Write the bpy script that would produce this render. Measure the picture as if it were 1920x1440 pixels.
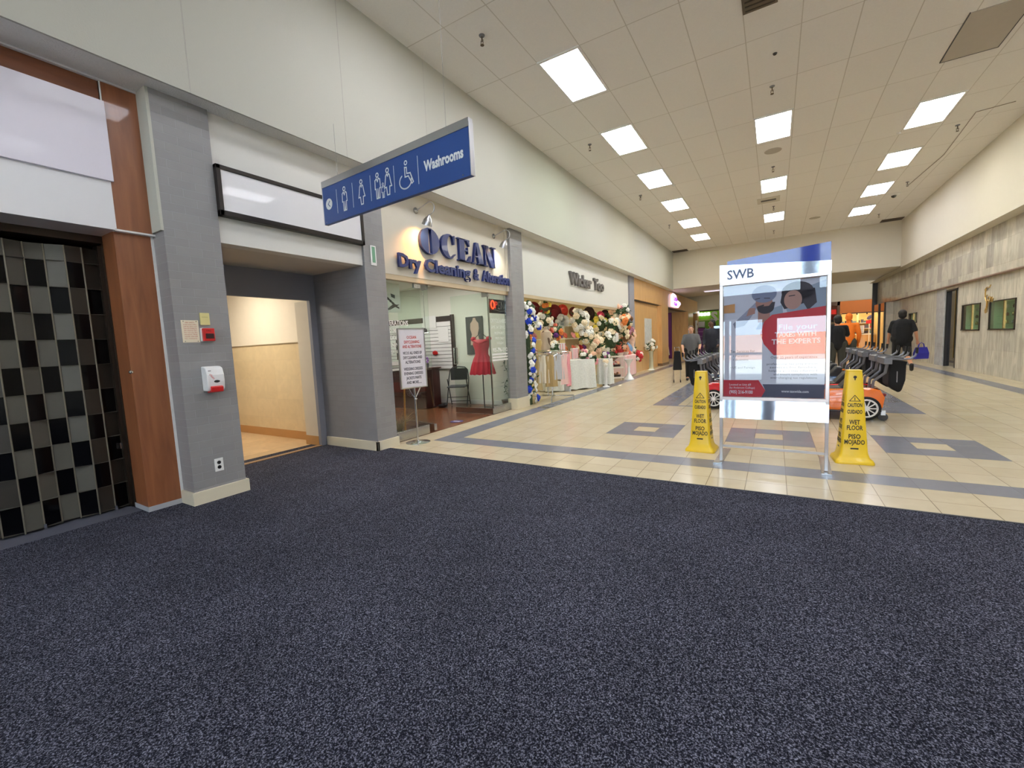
import bpy, math, random
from mathutils import Vector, Matrix
random.seed(7)
for _o in list(bpy.data.objects): bpy.data.objects.remove(_o)
SC = bpy.context.scene
COL = SC.collection
# ------------------------------------------------------------------ camera
FPX, CX, CY, HCAM = 809.93, 960.0, 720.0, 1.32
def _unit(v): return v.normalized()
_Y = _unit(Vector((1453.-CX, 622.-CY, FPX)))
_X = -_unit(Vector((-373.-CX, 708.-CY, FPX)))
_Z = _X.cross(_Y)
if _Z[1] > 0: _Z = -_Z
_X = _Y.cross(_Z)
if _X[0] < 0: _X = -_X
_X.normalize()
RM = Matrix((_X, _Y, _Z))                      # camera (right, down, forward) -> world
cam_d = bpy.data.cameras.new('camera'); cam = bpy.data.objects.new('camera', cam_d); COL.objects.link(cam)
r_, d_, f_ = RM @ Vector((1, 0, 0)), RM @ Vector((0, 1, 0)), RM @ Vector((0, 0, 1))
M = Matrix.Identity(4)
for i in range(3):
    M[i][0] = r_[i]; M[i][1] = -d_[i]; M[i][2] = -f_[i]
M[2][3] = HCAM
cam.matrix_world = M
cam_d.sensor_fit = 'HORIZONTAL'; cam_d.sensor_width = 36.0; cam_d.lens = FPX/1920*36.0
cam_d.clip_start = 0.05; cam_d.clip_end = 400
SC.camera = cam
# ------------------------------------------------------------------ world, light levels, exposure
DAY = 9.0            # sky seen through the glass entrance behind the camera
TROF = 31.0           # ceiling troffers
W = bpy.data.worlds.new('world'); SC.world = W; W.use_nodes = True
bg = W.node_tree.nodes['Background']; bg.inputs[0].default_value = (0.80, 0.90, 1.0, 1); bg.inputs[1].default_value = DAY
SC.view_settings.view_transform = 'Standard'; SC.view_settings.look = 'None'
SC.view_settings.gamma = 1.0; SC.view_settings.use_curve_mapping = False
SC.view_settings.exposure = -0.25
SC.cycles.use_denoising = True
try: SC.cycles.denoiser = 'OPENIMAGEDENOISE'
except Exception: pass
SC.cycles.use_light_tree = True
SC.cycles.max_bounces = 10; SC.cycles.diffuse_bounces = 5; SC.cycles.glossy_bounces = 4
SC.cycles.transmission_bounces = 8; SC.cycles.transparent_max_bounces = 16
SC.cycles.sample_clamp_indirect = 8.0
SC.cycles.caustics_reflective = False; SC.cycles.caustics_refractive = False
def portal(loc, rot, sx, sy):
    l = bpy.data.lights.new('window_portal', 'AREA'); l.shape = 'RECTANGLE'; l.size = sx; l.size_y = sy
    l.cycles.is_portal = True
    o = bpy.data.objects.new('window_portal', l); o.location = loc; o.rotation_euler = rot; COL.objects.link(o)
sun_d = bpy.data.lights.new('sun', 'SUN'); sun_d.energy = 260; sun_d.angle = .02; sun_d.color = (1, .96, .9)
sun = bpy.data.objects.new('sun', sun_d); sun.rotation_euler = (math.radians(-50), 0, math.radians(20)); sun.location = (0, -20, 30); COL.objects.link(sun)
portal((-0.1, -7.3, 1.1), (math.radians(90), 0, 0), 8.6, 2.2)
portal((-0.1, -7.3, 4.0), (math.radians(90), 0, 0), 8.6, 2.0)

# ------------------------------------------------------------------ materials
def srgb(h):
    if isinstance(h, str):
        h = h.lstrip('#'); c = [int(h[i:i+2], 16)/255 for i in (0, 2, 4)]
    else: c = [x/255 for x in h]
    return tuple(((x/12.92) if x <= .04045 else ((x+.055)/1.055)**2.4) for x in c)+(1,)
MATS = {}
def mat(name, col, rough=.6, metal=0., emit=None, es=0., alpha=1., bump=0., bscale=200., var=.04, vscale=8., coat=0., spec=.5, trans=0.):
    if name in MATS: return MATS[name]
    m = bpy.data.materials.new(name); m.use_nodes = True; MATS[name] = m
    nt = m.node_tree; b = nt.nodes['Principled BSDF']
    c = srgb(col)
    if var > 0:
        tc = nt.nodes.new('ShaderNodeTexCoord'); n = nt.nodes.new('ShaderNodeTexNoise'); n.inputs['Scale'].default_value = vscale
        n.inputs['Detail'].default_value = 4
        nt.links.new(tc.outputs['Object'], n.inputs['Vector'])
        mx = nt.nodes.new('ShaderNodeMix'); mx.data_type = 'RGBA'
        mx.inputs[6].default_value = tuple(x*(1-var) for x in c[:3])+(1,); mx.inputs[7].default_value = tuple(min(1, x*(1+var)) for x in c[:3])+(1,)
        nt.links.new(n.outputs['Fac'], mx.inputs[0]); nt.links.new(mx.outputs[2], b.inputs['Base Color'])
    else: b.inputs['Base Color'].default_value = c
    b.inputs['Roughness'].default_value = rough; b.inputs['Metallic'].default_value = metal
    b.inputs['Coat Weight'].default_value = coat; b.inputs['Specular IOR Level'].default_value = spec
    if trans: b.inputs['Transmission Weight'].default_value = trans
    if alpha < 1: b.inputs['Alpha'].default_value = alpha
    if emit: b.inputs['Emission Color'].default_value = srgb(emit); b.inputs['Emission Strength'].default_value = es
    if bump > 0:
        tc = nt.nodes.new('ShaderNodeTexCoord'); n = nt.nodes.new('ShaderNodeTexNoise'); n.inputs['Scale'].default_value = bscale; n.inputs['Detail'].default_value = 3
        bp = nt.nodes.new('ShaderNodeBump'); bp.inputs['Strength'].default_value = bump; bp.inputs['Distance'].default_value = .01
        nt.links.new(tc.outputs['Object'], n.inputs['Vector']); nt.links.new(n.outputs['Fac'], bp.inputs['Height']); nt.links.new(bp.outputs['Normal'], b.inputs['Normal'])
    return m
def N(m, t): return m.node_tree.nodes.new(t)
def L(m, a, b): m.node_tree.links.new(a, b)
def vec_map(m, order, scale=(1, 1, 1), off=(0, 0, 0)):
    """object coordinates with swapped axes: order such as 'YZ' puts Y on x and Z on y"""
    tc = N(m, 'ShaderNodeTexCoord'); sp = N(m, 'ShaderNodeSeparateXYZ'); cb = N(m, 'ShaderNodeCombineXYZ')
    L(m, tc.outputs['Object'], sp.inputs[0])
    for k, a in enumerate(order): L(m, sp.outputs['XYZ'.index(a)], cb.inputs[k])
    mp = N(m, 'ShaderNodeMapping'); mp.inputs['Scale'].default_value = scale; mp.inputs['Location'].default_value = off
    L(m, cb.outputs[0], mp.inputs[0]); return mp.outputs[0]
def tile_mat(name, c1, c2, mortar, order, w, h, ms=.006, off=(0, 0, 0), offset=0., rough=.3, coat=0., bias=0., noise=.0, nscale=3., bump=.3, nstretch=(1,1,1), spec=.5):
    m = mat(name, c1, rough, var=0, coat=coat, spec=spec)
    b = m.node_tree.nodes['Principled BSDF']
    v = vec_map(m, order, off=off)
    br = N(m, 'ShaderNodeTexBrick'); br.offset = offset; br.squash = 1
    br.inputs['Scale'].default_value = 1; br.inputs['Brick Width'].default_value = w; br.inputs['Row Height'].default_value = h
    br.inputs['Mortar Size'].default_value = ms; br.inputs['Mortar Smooth'].default_value = .1; br.inputs['Bias'].default_value = bias
    br.inputs['Color1'].default_value = srgb(c1); br.inputs['Color2'].default_value = srgb(c2); br.inputs['Mortar'].default_value = srgb(mortar)
    L(m, v, br.inputs['Vector']); col = br.outputs['Color']
    if noise:
        mp = N(m, 'ShaderNodeMapping'); mp.inputs['Scale'].default_value = nstretch; L(m, v, mp.inputs[0])
        n = N(m, 'ShaderNodeTexNoise'); n.inputs['Scale'].default_value = nscale; n.inputs['Detail'].default_value = 6; n.inputs['Distortion'].default_value = 1.2
        L(m, mp.outputs[0], n.inputs['Vector'])
        rr = N(m, 'ShaderNodeMapRange'); rr.inputs['From Min'].default_value = .3; rr.inputs['From Max'].default_value = .7
        rr.inputs['To Min'].default_value = 1-noise; rr.inputs['To Max'].default_value = 1+noise*.5
        L(m, n.outputs['Fac'], rr.inputs['Value'])
        mm = N(m, 'ShaderNodeVectorMath'); mm.operation = 'MULTIPLY'; L(m, col, mm.inputs[0]); L(m, rr.outputs[0], mm.inputs[1]); col = mm.outputs[0]
    L(m, col, b.inputs['Base Color'])
    if bump:
        bp = N(m, 'ShaderNodeBump'); bp.inputs['Strength'].default_value = bump; bp.inputs['Distance'].default_value = .004; bp.invert = True
        L(m, br.outputs['Fac'], bp.inputs['Height']); L(m, bp.outputs['Normal'], b.inputs['Normal'])
    return m
def glass_mat(name, tint, refl=.08, rough=.0):
    m = bpy.data.materials.new(name); m.use_nodes = True; nt = m.node_tree; nt.nodes.clear(); MATS[name] = m
    o = N(m, 'ShaderNodeOutputMaterial'); t = N(m, 'ShaderNodeBsdfTransparent'); g = N(m, 'ShaderNodeBsdfGlossy'); x = N(m, 'ShaderNodeMixShader')
    lw = N(m, 'ShaderNodeFresnel'); lw.inputs['IOR'].default_value = 1.5
    ad0 = N(m, 'ShaderNodeMath'); ad0.operation = 'ADD'; ad0.inputs[1].default_value = max(0, refl-.04); L(m, lw.outputs[0], ad0.inputs[0])
    ge = N(m, 'ShaderNodeNewGeometry'); inv = N(m, 'ShaderNodeMath'); inv.operation = 'SUBTRACT'; inv.inputs[0].default_value = 1; L(m, ge.outputs['Backfacing'], inv.inputs[1])
    ad = N(m, 'ShaderNodeMath'); ad.operation = 'MULTIPLY'; L(m, ad0.outputs[0], ad.inputs[0]); L(m, inv.outputs[0], ad.inputs[1])
    t.inputs[0].default_value = srgb(tint); g.inputs['Roughness'].default_value = rough; g.inputs[0].default_value = (.95, .97, 1, 1)
    L(m, ad.outputs[0], x.inputs[0]); L(m, t.outputs[0], x.inputs[1]); L(m, g.outputs[0], x.inputs[2]); L(m, x.outputs[0], o.inputs[0]); return m
def wood_mat(name, c1, c2, order='YZX', scale=2.5, stretch=(6, .6, 6), rough=.35, coat=.2):
    m = mat(name, c1, rough, var=0, coat=coat); b = m.node_tree.nodes['Principled BSDF']
    v = vec_map(m, order, scale=stretch)
    n = N(m, 'ShaderNodeTexNoise'); n.inputs['Scale'].default_value = scale; n.inputs['Detail'].default_value = 7; n.inputs['Distortion'].default_value = .8
    L(m, v, n.inputs['Vector'])
    r = N(m, 'ShaderNodeValToRGB'); r.color_ramp.elements[0].position = .3; r.color_ramp.elements[1].position = .7
    r.color_ramp.elements[0].color = srgb(c1); r.color_ramp.elements[1].color = srgb(c2)
    L(m, n.outputs['Fac'], r.inputs[0]); L(m, r.outputs[0], b.inputs['Base Color']); return m
def carpet_mat():
    m = mat('navy_carpet', (40, 42, 58), .95, var=0, spec=.1); b = m.node_tree.nodes['Principled BSDF']
    v = vec_map(m, 'XYZ', scale=(1, 1, 1))
    n = N(m, 'ShaderNodeTexNoise'); n.inputs['Scale'].default_value = 170; n.inputs['Detail'].default_value = 3; n.inputs['Roughness'].default_value = .7; L(m, v, n.inputs['Vector'])
    vo = N(m, 'ShaderNodeTexVoronoi'); vo.inputs['Scale'].default_value = 130; L(m, v, vo.inputs['Vector'])
    n2 = N(m, 'ShaderNodeTexNoise'); n2.inputs['Scale'].default_value = 1.3; n2.inputs['Detail'].default_value = 5; L(m, v, n2.inputs['Vector'])
    r = N(m, 'ShaderNodeValToRGB'); e = r.color_ramp.elements; e[0].position = .36; e[0].color = srgb((8, 9, 18)); e[1].position = .67; e[1].color = srgb((142, 144, 160))
    k = e.new(.50); k.color = srgb((37, 38, 51))
    L(m, n.outputs['Fac'], r.inputs[0])
    mr = N(m, 'ShaderNodeMapRange'); mr.inputs['From Min'].default_value = .35; mr.inputs['From Max'].default_value = .65; mr.inputs['To Min'].default_value = .84; mr.inputs['To Max'].default_value = 1.12; L(m, n2.outputs['Fac'], mr.inputs['Value'])
    mr2 = N(m, 'ShaderNodeMapRange'); mr2.inputs['From Max'].default_value = .9; mr2.inputs['To Min'].default_value = 1.15; mr2.inputs['To Max'].default_value = .6; L(m, vo.outputs['Distance'], mr2.inputs['Value'])
    mu = N(m, 'ShaderNodeMath'); mu.operation = 'MULTIPLY'; L(m, mr.outputs[0], mu.inputs[0]); L(m, mr2.outputs[0], mu.inputs[1])
    mm = N(m, 'ShaderNodeVectorMath'); mm.operation = 'MULTIPLY'; L(m, r.outputs[0], mm.inputs[0]); L(m, mu.outputs[0], mm.inputs[1]); L(m, mm.outputs[0], b.inputs['Base Color'])
    bp = N(m, 'ShaderNodeBump'); bp.inputs['Strength'].default_value = .6; bp.inputs['Distance'].default_value = .004; L(m, vo.outputs['Distance'], bp.inputs['Height']); bp.invert = True; L(m, bp.outputs['Normal'], b.inputs['Normal'])
    return m
CARPET = carpet_mat()
TX, TY, TS = -2.04, 4.60, .305
TILE = tile_mat('cream_floor_tile', (203, 190, 162), (196, 182, 152), (140, 128, 106), 'XYZ', TS, TS, .0028, off=(-TX % TS, -TY % TS, 0), rough=.2, noise=.05, nscale=4)
TILED = tile_mat('slate_floor_tile', (118, 122, 134), (108, 112, 124), (98, 100, 108), 'XYZ', TS, TS, .002, off=(-TX % TS, -TY % TS, 0), rough=.25, noise=.06, nscale=5)
CEIL = tile_mat('ceiling_tile', (240, 238, 234), (237, 235, 231), (206, 202, 194), 'XYZ', .65, 1.32, .007, off=(2.98, -6.0 % 1.32, 0), rough=.9, noise=.03, nscale=40, bump=.2)
WALLW = mat('white_wall_paint', (184, 184, 173), .75, bump=.12, bscale=60, var=.015, vscale=1)
FASW = mat('fascia_white', (212, 211, 204), .75, bump=.05, bscale=60, var=.015, vscale=1)
WALLC = mat('cream_wall_paint', (206, 200, 184), .75, bump=.05, bscale=60, var=.015)
STUCCO = mat('stucco_white', (236, 235, 230), .85, bump=.9, bscale=90, var=.03, vscale=60)
GREYBR = tile_mat('grey_painted_brick', (138, 137, 138), (144, 143, 143), (150, 150, 152), 'YZX', .20, .072, .0022, offset=.5, rough=.45, bump=.8, noise=.04)
GREYBRX = tile_mat('grey_painted_brick_side', (132, 132, 136), (136, 136, 140), (126, 126, 130), 'XZY', .20, .072, .0022, offset=.5, rough=.5, bump=.6, noise=.03)
GREYP = mat('grey_paint', (140, 141, 150), .6, var=.02)
BASEC = mat('cream_base_tile', (214, 206, 182), .35, var=.05, vscale=6, coat=.1)
WOOD = wood_mat('cherry_wood', (126, 76, 48), (150, 94, 60))
OAK = wood_mat('oak_laminate', (196, 152, 96), (212, 170, 112), stretch=(3, .5, 3))
TANT = tile_mat('tan_wall_tile', (226, 206, 168), (218, 197, 158), (210, 190, 154), 'XZY', .62, .31, .002, rough=.3, noise=.06, nscale=6)
TANF = tile_mat('tan_floor_tile', (210, 180, 140), (190, 158, 118), (196, 160, 116), 'XYZ', .3, .3, .004, rough=.35, noise=.1, nscale=8)
MARB = tile_mat('marble_cladding', (206, 199, 184), (140, 138, 135), (170, 162, 148), 'YZX', .42, .55, .002, off=(.1, .12, 0), offset=.5, rough=.18, bias=-.45, noise=.2, nscale=2.2, nstretch=(2.4, .8, 1), bump=.15)
MARB2 = tile_mat('marble_cladding_pale', (206, 200, 184), (184, 180, 168), (176, 168, 154), 'YZX', .62, .62, .0015, off=(.3, 0, 0), offset=.5, rough=.15, bias=-.3, noise=.26, nscale=2.0, nstretch=(3.2, .7, 1), bump=.1)
MARBG = tile_mat('marble_blue_grey', (182, 184, 186), (172, 175, 180), (150, 150, 150), 'YZX', 2, .6, .003, rough=.2, noise=.2, nscale=3)
WOODF = tile_mat('walnut_floor_planks', (122, 74, 46), (98, 58, 36), (60, 36, 24), 'YXZ', .9, .12, .002, offset=.4, rough=.25, noise=.2, nscale=5, nstretch=(.6, 8, 1))
ALU = mat('brushed_aluminium', (198, 200, 204), .28, 1., var=.03)
POL = mat('polished_aluminium', (190, 195, 206), .07, 1., bump=.05, bscale=4, var=.0)
STEEL = mat('satin_steel', (182, 184, 186), .22, 1., var=.02)
CHROME = mat('chrome', (226, 228, 230), .08, 1., var=0)
GOLD = mat('brass', (206, 178, 116), .25, 1., var=.04)
BLACK = mat('black_satin', (18, 18, 20), .4, var=.05)
BLACKG = mat('black_gloss', (10, 10, 12), .06, var=0, coat=1)
BROWNM = mat('dark_bronze_metal', (58, 48, 40), .35, .6, var=.05)
DKBRN = mat('dark_brown', (46, 34, 28), .4)
GREYM = mat('grey_plastic', (106, 108, 114), .45)
DGREY = mat('dark_grey', (60, 61, 64), .5)
WHITE = mat('white_plastic', (232, 232, 230), .35, var=.01)
WHITEP = mat('white_panel', (228, 227, 228), .3, var=.012, coat=.25)
PAPER = mat('cream_paper', (226, 216, 190), .8)
RED = mat('red_plastic', (196, 36, 36), .35)
DRED = mat('dark_red', (120, 20, 26), .5)
NAVY = mat('sign_navy', (34, 66, 128), .35, var=.01)
BLUEL = mat('letter_blue', (12, 34, 98), .32, coat=.12, var=.03)
SWBB = mat('header_blue', (30, 52, 150), .08, coat=1, var=0)
YEL = mat('cone_yellow', (238, 200, 34), .38, var=.03, coat=.15)
ORANGE = mat('orange_car_paint', (232, 116, 34), .18, coat=1, var=.02)
REDC = mat('red_car_paint', (206, 28, 34), .15, coat=1, var=.02)
BLUEC = mat('blue_car_paint', (28, 66, 112), .15, coat=1, var=.02)
TYRE = mat('tyre_rubber', (22, 22, 24), .8)
FABBLK = mat('black_fabric', (16, 16, 19), .9, bump=.2, bscale=300)
GLASS = glass_mat('clear_glass', (246, 251, 247), .07)
GLASSD = glass_mat('pane_glass', (236, 242, 244), .08)
GLASSP = glass_mat('poster_acrylic', (244, 246, 250), .105)
GLASSG = glass_mat('kiosk_glass', (234, 246, 238), .12)
GRN = mat('store_green', (132, 196, 34), .5, emit=(120, 190, 30), es=.0)
PURP = mat('purple', (108, 40, 120), .5)
ORW = mat('store_orange', (226, 130, 62), .6)
LEAF = mat('leaf_green', (46, 84, 44), .6, var=.25, vscale=20)
SKIN1 = mat('skin_light', (206, 158, 132), .55); SKIN2 = mat('skin_dark', (84, 56, 44), .5); SKIN3 = mat('skin_tan', (190, 138, 108), .55)
HAIRB = mat('hair_black', (18, 14, 14), .7, bump=.4, bscale=120); HAIRG = mat('hair_grey_brown', (78, 62, 52), .7)

# ------------------------------------------------------------------ mesh building
class MB:
    def __init__(s): s.v = []; s.f = []; s.m = []
    def quad(s, a, b, c, d, mi=0):
        n = len(s.v); s.v += [tuple(a), tuple(b), tuple(c), tuple(d)]; s.f.append((n, n+1, n+2, n+3)); s.m.append(mi); return s
    def poly(s, pts, mi=0):
        n = len(s.v); s.v += [tuple(p) for p in pts]; s.f.append(tuple(range(n, n+len(pts)))); s.m.append(mi); return s
    def box(s, x0, x1, y0, y1, z0, z1, mi=0):
        n = len(s.v)
        s.v += [(x0, y0, z0), (x1, y0, z0), (x1, y1, z0), (x0, y1, z0), (x0, y0, z1), (x1, y0, z1), (x1, y1, z1), (x0, y1, z1)]
        for f in ((0, 3, 2, 1), (4, 5, 6, 7), (0, 1, 5, 4), (1, 2, 6, 5), (2, 3, 7, 6), (3, 0, 4, 7)): s.f.append(tuple(n+i for i in f)); s.m.append(mi)
        return s
    def prism(s, pts, d, mi=0):
        """pts: planar 3-D outline, d: extrusion vector"""
        n = len(s.v); k = len(pts); d = Vector(d)
        s.v += [tuple(p) for p in pts]+[tuple(Vector(p)+d) for p in pts]
        s.f.append(tuple(range(n+k-1, n-1, -1))); s.f.append(tuple(range(n+k, n+2*k))); s.m += [mi, mi]
        for i in range(k): j = (i+1) % k; s.f.append((n+i, n+j, n+k+j, n+k+i)); s.m.append(mi)
        return s
    def loft(s, rings, mi=0, cap=True, closed=True):
        n0 = len(s.v); k = len(rings[0])
        for r in rings: s.v += [tuple(p) for p in r]
        for a in range(len(rings)-1):
            for i in range(k if closed else k-1):
                j = (i+1) % k; s.f.append((n0+a*k+i, n0+a*k+j, n0+(a+1)*k+j, n0+(a+1)*k+i)); s.m.append(mi)
        if cap:
            s.f.append(tuple(range(n0+k-1, n0-1, -1))); s.f.append(tuple(range(n0+(len(rings)-1)*k, n0+len(rings)*k))); s.m += [mi, mi]
        return s
    def tube(s, pts, r, n=8, mi=0, cap=True):
        pts = [Vector(p) for p in pts]; rs = r if isinstance(r, (list, tuple)) else [r]*len(pts); rings = []
        up = None
        for i, p in enumerate(pts):
            t = (pts[min(i+1, len(pts)-1)]-pts[max(i-1, 0)]).normalized()
            if up is None: up = Vector((0, 0, 1)) if abs(t.z) < .9 else Vector((1, 0, 0))
            u = t.cross(up).normalized(); w = u.cross(t).normalized(); up = w
            rings.append([p+(u*math.cos(a)+w*math.sin(a))*rs[i] for a in [2*math.pi*q/n for q in range(n)]])
        return s.loft(rings, mi, cap)
    def lathe(s, prof, c=(0, 0, 0), n=20, mi=0, cap=True):
        c = Vector(c); return s.loft([[c+Vector((r*math.cos(2*math.pi*q/n), r*math.sin(2*math.pi*q/n), z)) for q in range(n)] for r, z in prof], mi, cap)
    def ell(s, c, rx, ry, rz, nu=12, nv=8, mi=0, rot=None):
        c = Vector(c); rings = []
        for a in range(nv+1):
            t = -math.pi/2+math.pi*a/nv; t = max(-1.5, min(1.5, t))
            ring = [Vector((rx*math.cos(t)*math.cos(2*math.pi*q/nu), ry*math.cos(t)*math.sin(2*math.pi*q/nu), rz*math.sin(t))) for q in range(nu)]
            if rot: ring = [rot @ p for p in ring]
            rings.append([c+p for p in ring])
        return s.loft(rings, mi)
    def xf(s, m):
        s.v = [tuple(m @ Vector(p)) for p in s.v]; return s
    def add(s, o, m=None):
        n = len(s.v); s.v += [tuple(m @ Vector(p)) for p in o.v] if m else o.v
        s.f += [tuple(n+i for i in f) for f in o.f]; s.m += o.m; return s
    def build(s, name, mats, parent=None, smooth=False, bevel=0, loc=None):
        me = bpy.data.meshes.new(name); me.from_pydata([tuple(p) for p in s.v], [], s.f)
        if not isinstance(mats, (list, tuple)): mats = [mats]
        for q in mats: me.materials.append(q)
        for p, mi in zip(me.polygons, s.m): p.material_index = mi; p.use_smooth = smooth
        me.update()
        o = bpy.data.objects.new(name, me); COL.objects.link(o)
        if parent: o.parent = parent
        if loc: o.location = loc
        if smooth:
            try: me.set_sharp_from_angle(angle=math.radians(42))
            except Exception: pass
        if bevel:
            b = o.modifiers.new('bevel', 'BEVEL'); b.width = bevel; b.segments = 2; b.limit_method = 'ANGLE'
        return o
def Rz(a): return Matrix.Rotation(a, 4, 'Z')
def T(x, y, z): return Matrix.Translation((x, y, z))
def tag(o, label, cat, group=None, kind=None):
    o['label'] = label; o['category'] = cat
    if group: o['group'] = group
    if kind: o['kind'] = kind
    return o
def thing(name, label, cat, loc=(0, 0, 0), rz=0, group=None):
    o = bpy.data.objects.new(name, None); COL.objects.link(o); o.location = loc; o.rotation_euler = (0, 0, rz); o.empty_display_size = .1
    return tag(o, label, cat, group)
def struct(name, mb, mats, smooth=False, bevel=0):
    o = mb.build(name, mats, None, smooth, bevel); o['kind'] = 'structure'; return o
def kids(o): return [c for c in bpy.data.objects if c.parent == o]
def copy_tree(o, parent=None):
    c = o.copy(); COL.objects.link(c)
    if parent: c.parent = parent
    for ch in kids(o): copy_tree(ch, c)
    return c
def basis(o, xa, ya):
    xa = Vector(xa).normalized(); ya = Vector(ya); za = xa.cross(ya).normalized(); ya = za.cross(xa)
    m = Matrix.Identity(4)
    for i in range(3): m[i][0] = xa[i]; m[i][1] = ya[i]; m[i][2] = za[i]; m[i][3] = o[i]
    return m
def text_mb(s, size, off=0., ext=.002, align='LEFT', sx=1., spacing=1., res=2):
    cu = bpy.data.curves.new('t', 'FONT'); cu.body = s; cu.size = size; cu.offset = off; cu.extrude = ext; cu.align_x = align; cu.space_character = spacing; cu.resolution_u = res
    ob = bpy.data.objects.new('t', cu); COL.objects.link(ob); bpy.context.view_layer.update()
    me = bpy.data.meshes.new_from_object(ob.evaluated_get(bpy.context.evaluated_depsgraph_get()))
    mb = MB(); mb.v = [(v.co.x*sx, v.co.y, v.co.z) for v in me.vertices]; mb.f = [tuple(p.vertices) for p in me.polygons]; mb.m = [0]*len(mb.f)
    bpy.data.objects.remove(ob); bpy.data.curves.remove(cu); bpy.data.meshes.remove(me); return mb
def text(name, s, size, o, xa, ya, m, parent=None, fit=None, **kw):
    mb = text_mb(s, size, **kw)
    if fit:                                           # stretch to a given width
        w = max(v[0] for v in mb.v)-min(v[0] for v in mb.v); k = fit/w; mb.v = [(v[0]*k, v[1], v[2]) for v in mb.v]
    mb.xf(basis(o, xa, ya)); return mb.build(name, m, parent)
def at(px, py, X=None, Y=None, Z=None):
    """the point of the plane X=, Y= or Z= that the camera sees at a pixel of the photograph"""
    d = RM @ Vector((px-CX, py-CY, FPX)); c = Vector((0, 0, HCAM))
    if X is not None: return c+d*(X/d[0])
    if Y is not None: return c+d*(Y/d[1])
    return c+d*((Z-HCAM)/d[2])
XF, YF, ZU = (1, 0, 0), (0, 1, 0), (0, 0, 1)

# ================================================================== SETTING
ZC, ZS, XU, XP = 5.36, 3.573, -4.265, -4.44
YB = -7.2                        # glass entrance wall behind the camera
# floor: grid of rectangles, cream or slate
def slate(x, y):
    if -4.175 < x < -3.87 and y > 4.6: return True
    if 3.80 < x < 4.105 and y > 4.6: return True
    if -4.175 < x < 4.105 and 4.6 < y < 4.905: return True
    for a in (-2.04, -.515, 1.01):
        if a < x < a+.915 and 5.82 < y < 6.735 and not (a+.305 < x < a+.61 and 6.125 < y < 6.43): return True
    if -2.04 < x < 1.93 and 8.565 < y < 13.14:
        if not (-1.58 < x < 1.47 and 8.66 < y < 12.9): return True
    for a in (-2.04, -.515, 1.01):
        if a < x < a+.915 and 15.0 < y < 15.9: return True
    return False
xs = sorted({-4.9, -4.175, -3.87, 3.80, 4.105, 4.9, -2.04, 1.93, -1.58, 1.47}|{a+k*.305 for a in (-2.04, -.515, 1.01) for k in range(4)})
ys = sorted({3.99, 4.6, 4.905, 5.82, 6.125, 6.43, 6.735, 8.565, 8.66, 12.9, 13.14, 15.0, 15.9, 36.5})
fb = MB()
for i in range(len(xs)-1):
    for j in range(len(ys)-1):
        a, b, c, d = xs[i], xs[i+1], ys[j], ys[j+1]
        if b-a < 1e-4: continue
        fb.quad((a, c, 0), (b, c, 0), (b, d, 0), (a, d, 0), 1 if slate((a+b)/2, (c+d)/2) else 0)
fb.quad((-9, 28, -.001), (-4.9, 28, -.001), (-4.9, 36.5, -.001), (-9, 36.5, -.001)).quad((4.9, 28, -.001), (9, 28, -.001), (9, 36.5, -.001), (4.9, 36.5, -.001))
struct('floor', fb, [TILE, TILED])
struct('floor_carpet', MB().box(-5.75, 4.9, YB, 3.99, -.02, .008), CARPET)
struct('trim_carpet_edge', MB().box(-4.4, 4.6, 3.985, 4.0, 0, .012), DGREY)
struct('ceiling', MB().box(XU, 4.6, YB, 22.5, ZC, ZC+.1), CEIL)
# upper left wall and soffit
ub = MB().box(XU-.02, XU, YB, 22.5, ZS, ZC)
struct('wall_left_upper', ub, WALLW)
for k, (px, py) in enumerate(((345, 60), (640, 150), (797, 200))):
    p = at(px, py, X=XU); struct('trim_wall_joint', MB().box(XU, XU+.002, p.y-.004, p.y+.004, ZS, ZC), mat('joint_grey', (176, 174, 166), .8))
struct('ceiling_soffit_left', MB().box(-4.75, XU-.02, YB, 22.5, ZS, ZS+.02), STUCCO)
# pillars
def pillar(y0, y1, x0=-5.0, xf=XP):
    struct('wall_left_pillar', MB().box(x0, xf, y0, y1, 0, ZS), GREYBR)
pillar(1.72, 2.163); struct('baseboard_left', MB().box(-4.66, -4.42, 1.70, 2.185, 0, .125), BASEC, bevel=.003)
# washroom alcove
struct('wall_left_alcove_side', MB().box(-5.5, XP-.001, 3.835, 4.17, 0, ZS), GREYBR)
struct('wall_alcove_side_face', MB().box(-5.5, XP-.0005, 3.83, 3.836, 0, 2.4), GREYBRX)
struct('baseboard_alcove', MB().box(-5.48, -4.42, 3.81, 3.84, 0, .13).box(-4.46, -4.42, 3.81, 4.19, 0, .13), BASEC, bevel=.003)
wb = MB().box(-5.56, -5.5, 1.9, 2.35, 0, 2.4).box(-5.56, -5.5, 3.74, 3.9, 0, 2.4).box(-5.56, -5.5, 2.35, 3.74, 2.05, 2.4)
struct('wall_alcove_back', wb, GREYP)
struct('ceiling_alcove', MB().box(-5.5, -4.62, 2.16, 3.84, 2.4, 2.42), mat('alcove_ceiling', (196, 192, 184), .8))
struct('wall_washroom_fascia', MB().box(-4.62, -4.47, 2.16, 3.829, 2.4, ZS), FASW)
struct('wall_pillar_inner_side', MB().box(-5.5, -4.95, 2.10, 2.16, 0, 2.4), GREYP)
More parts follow.
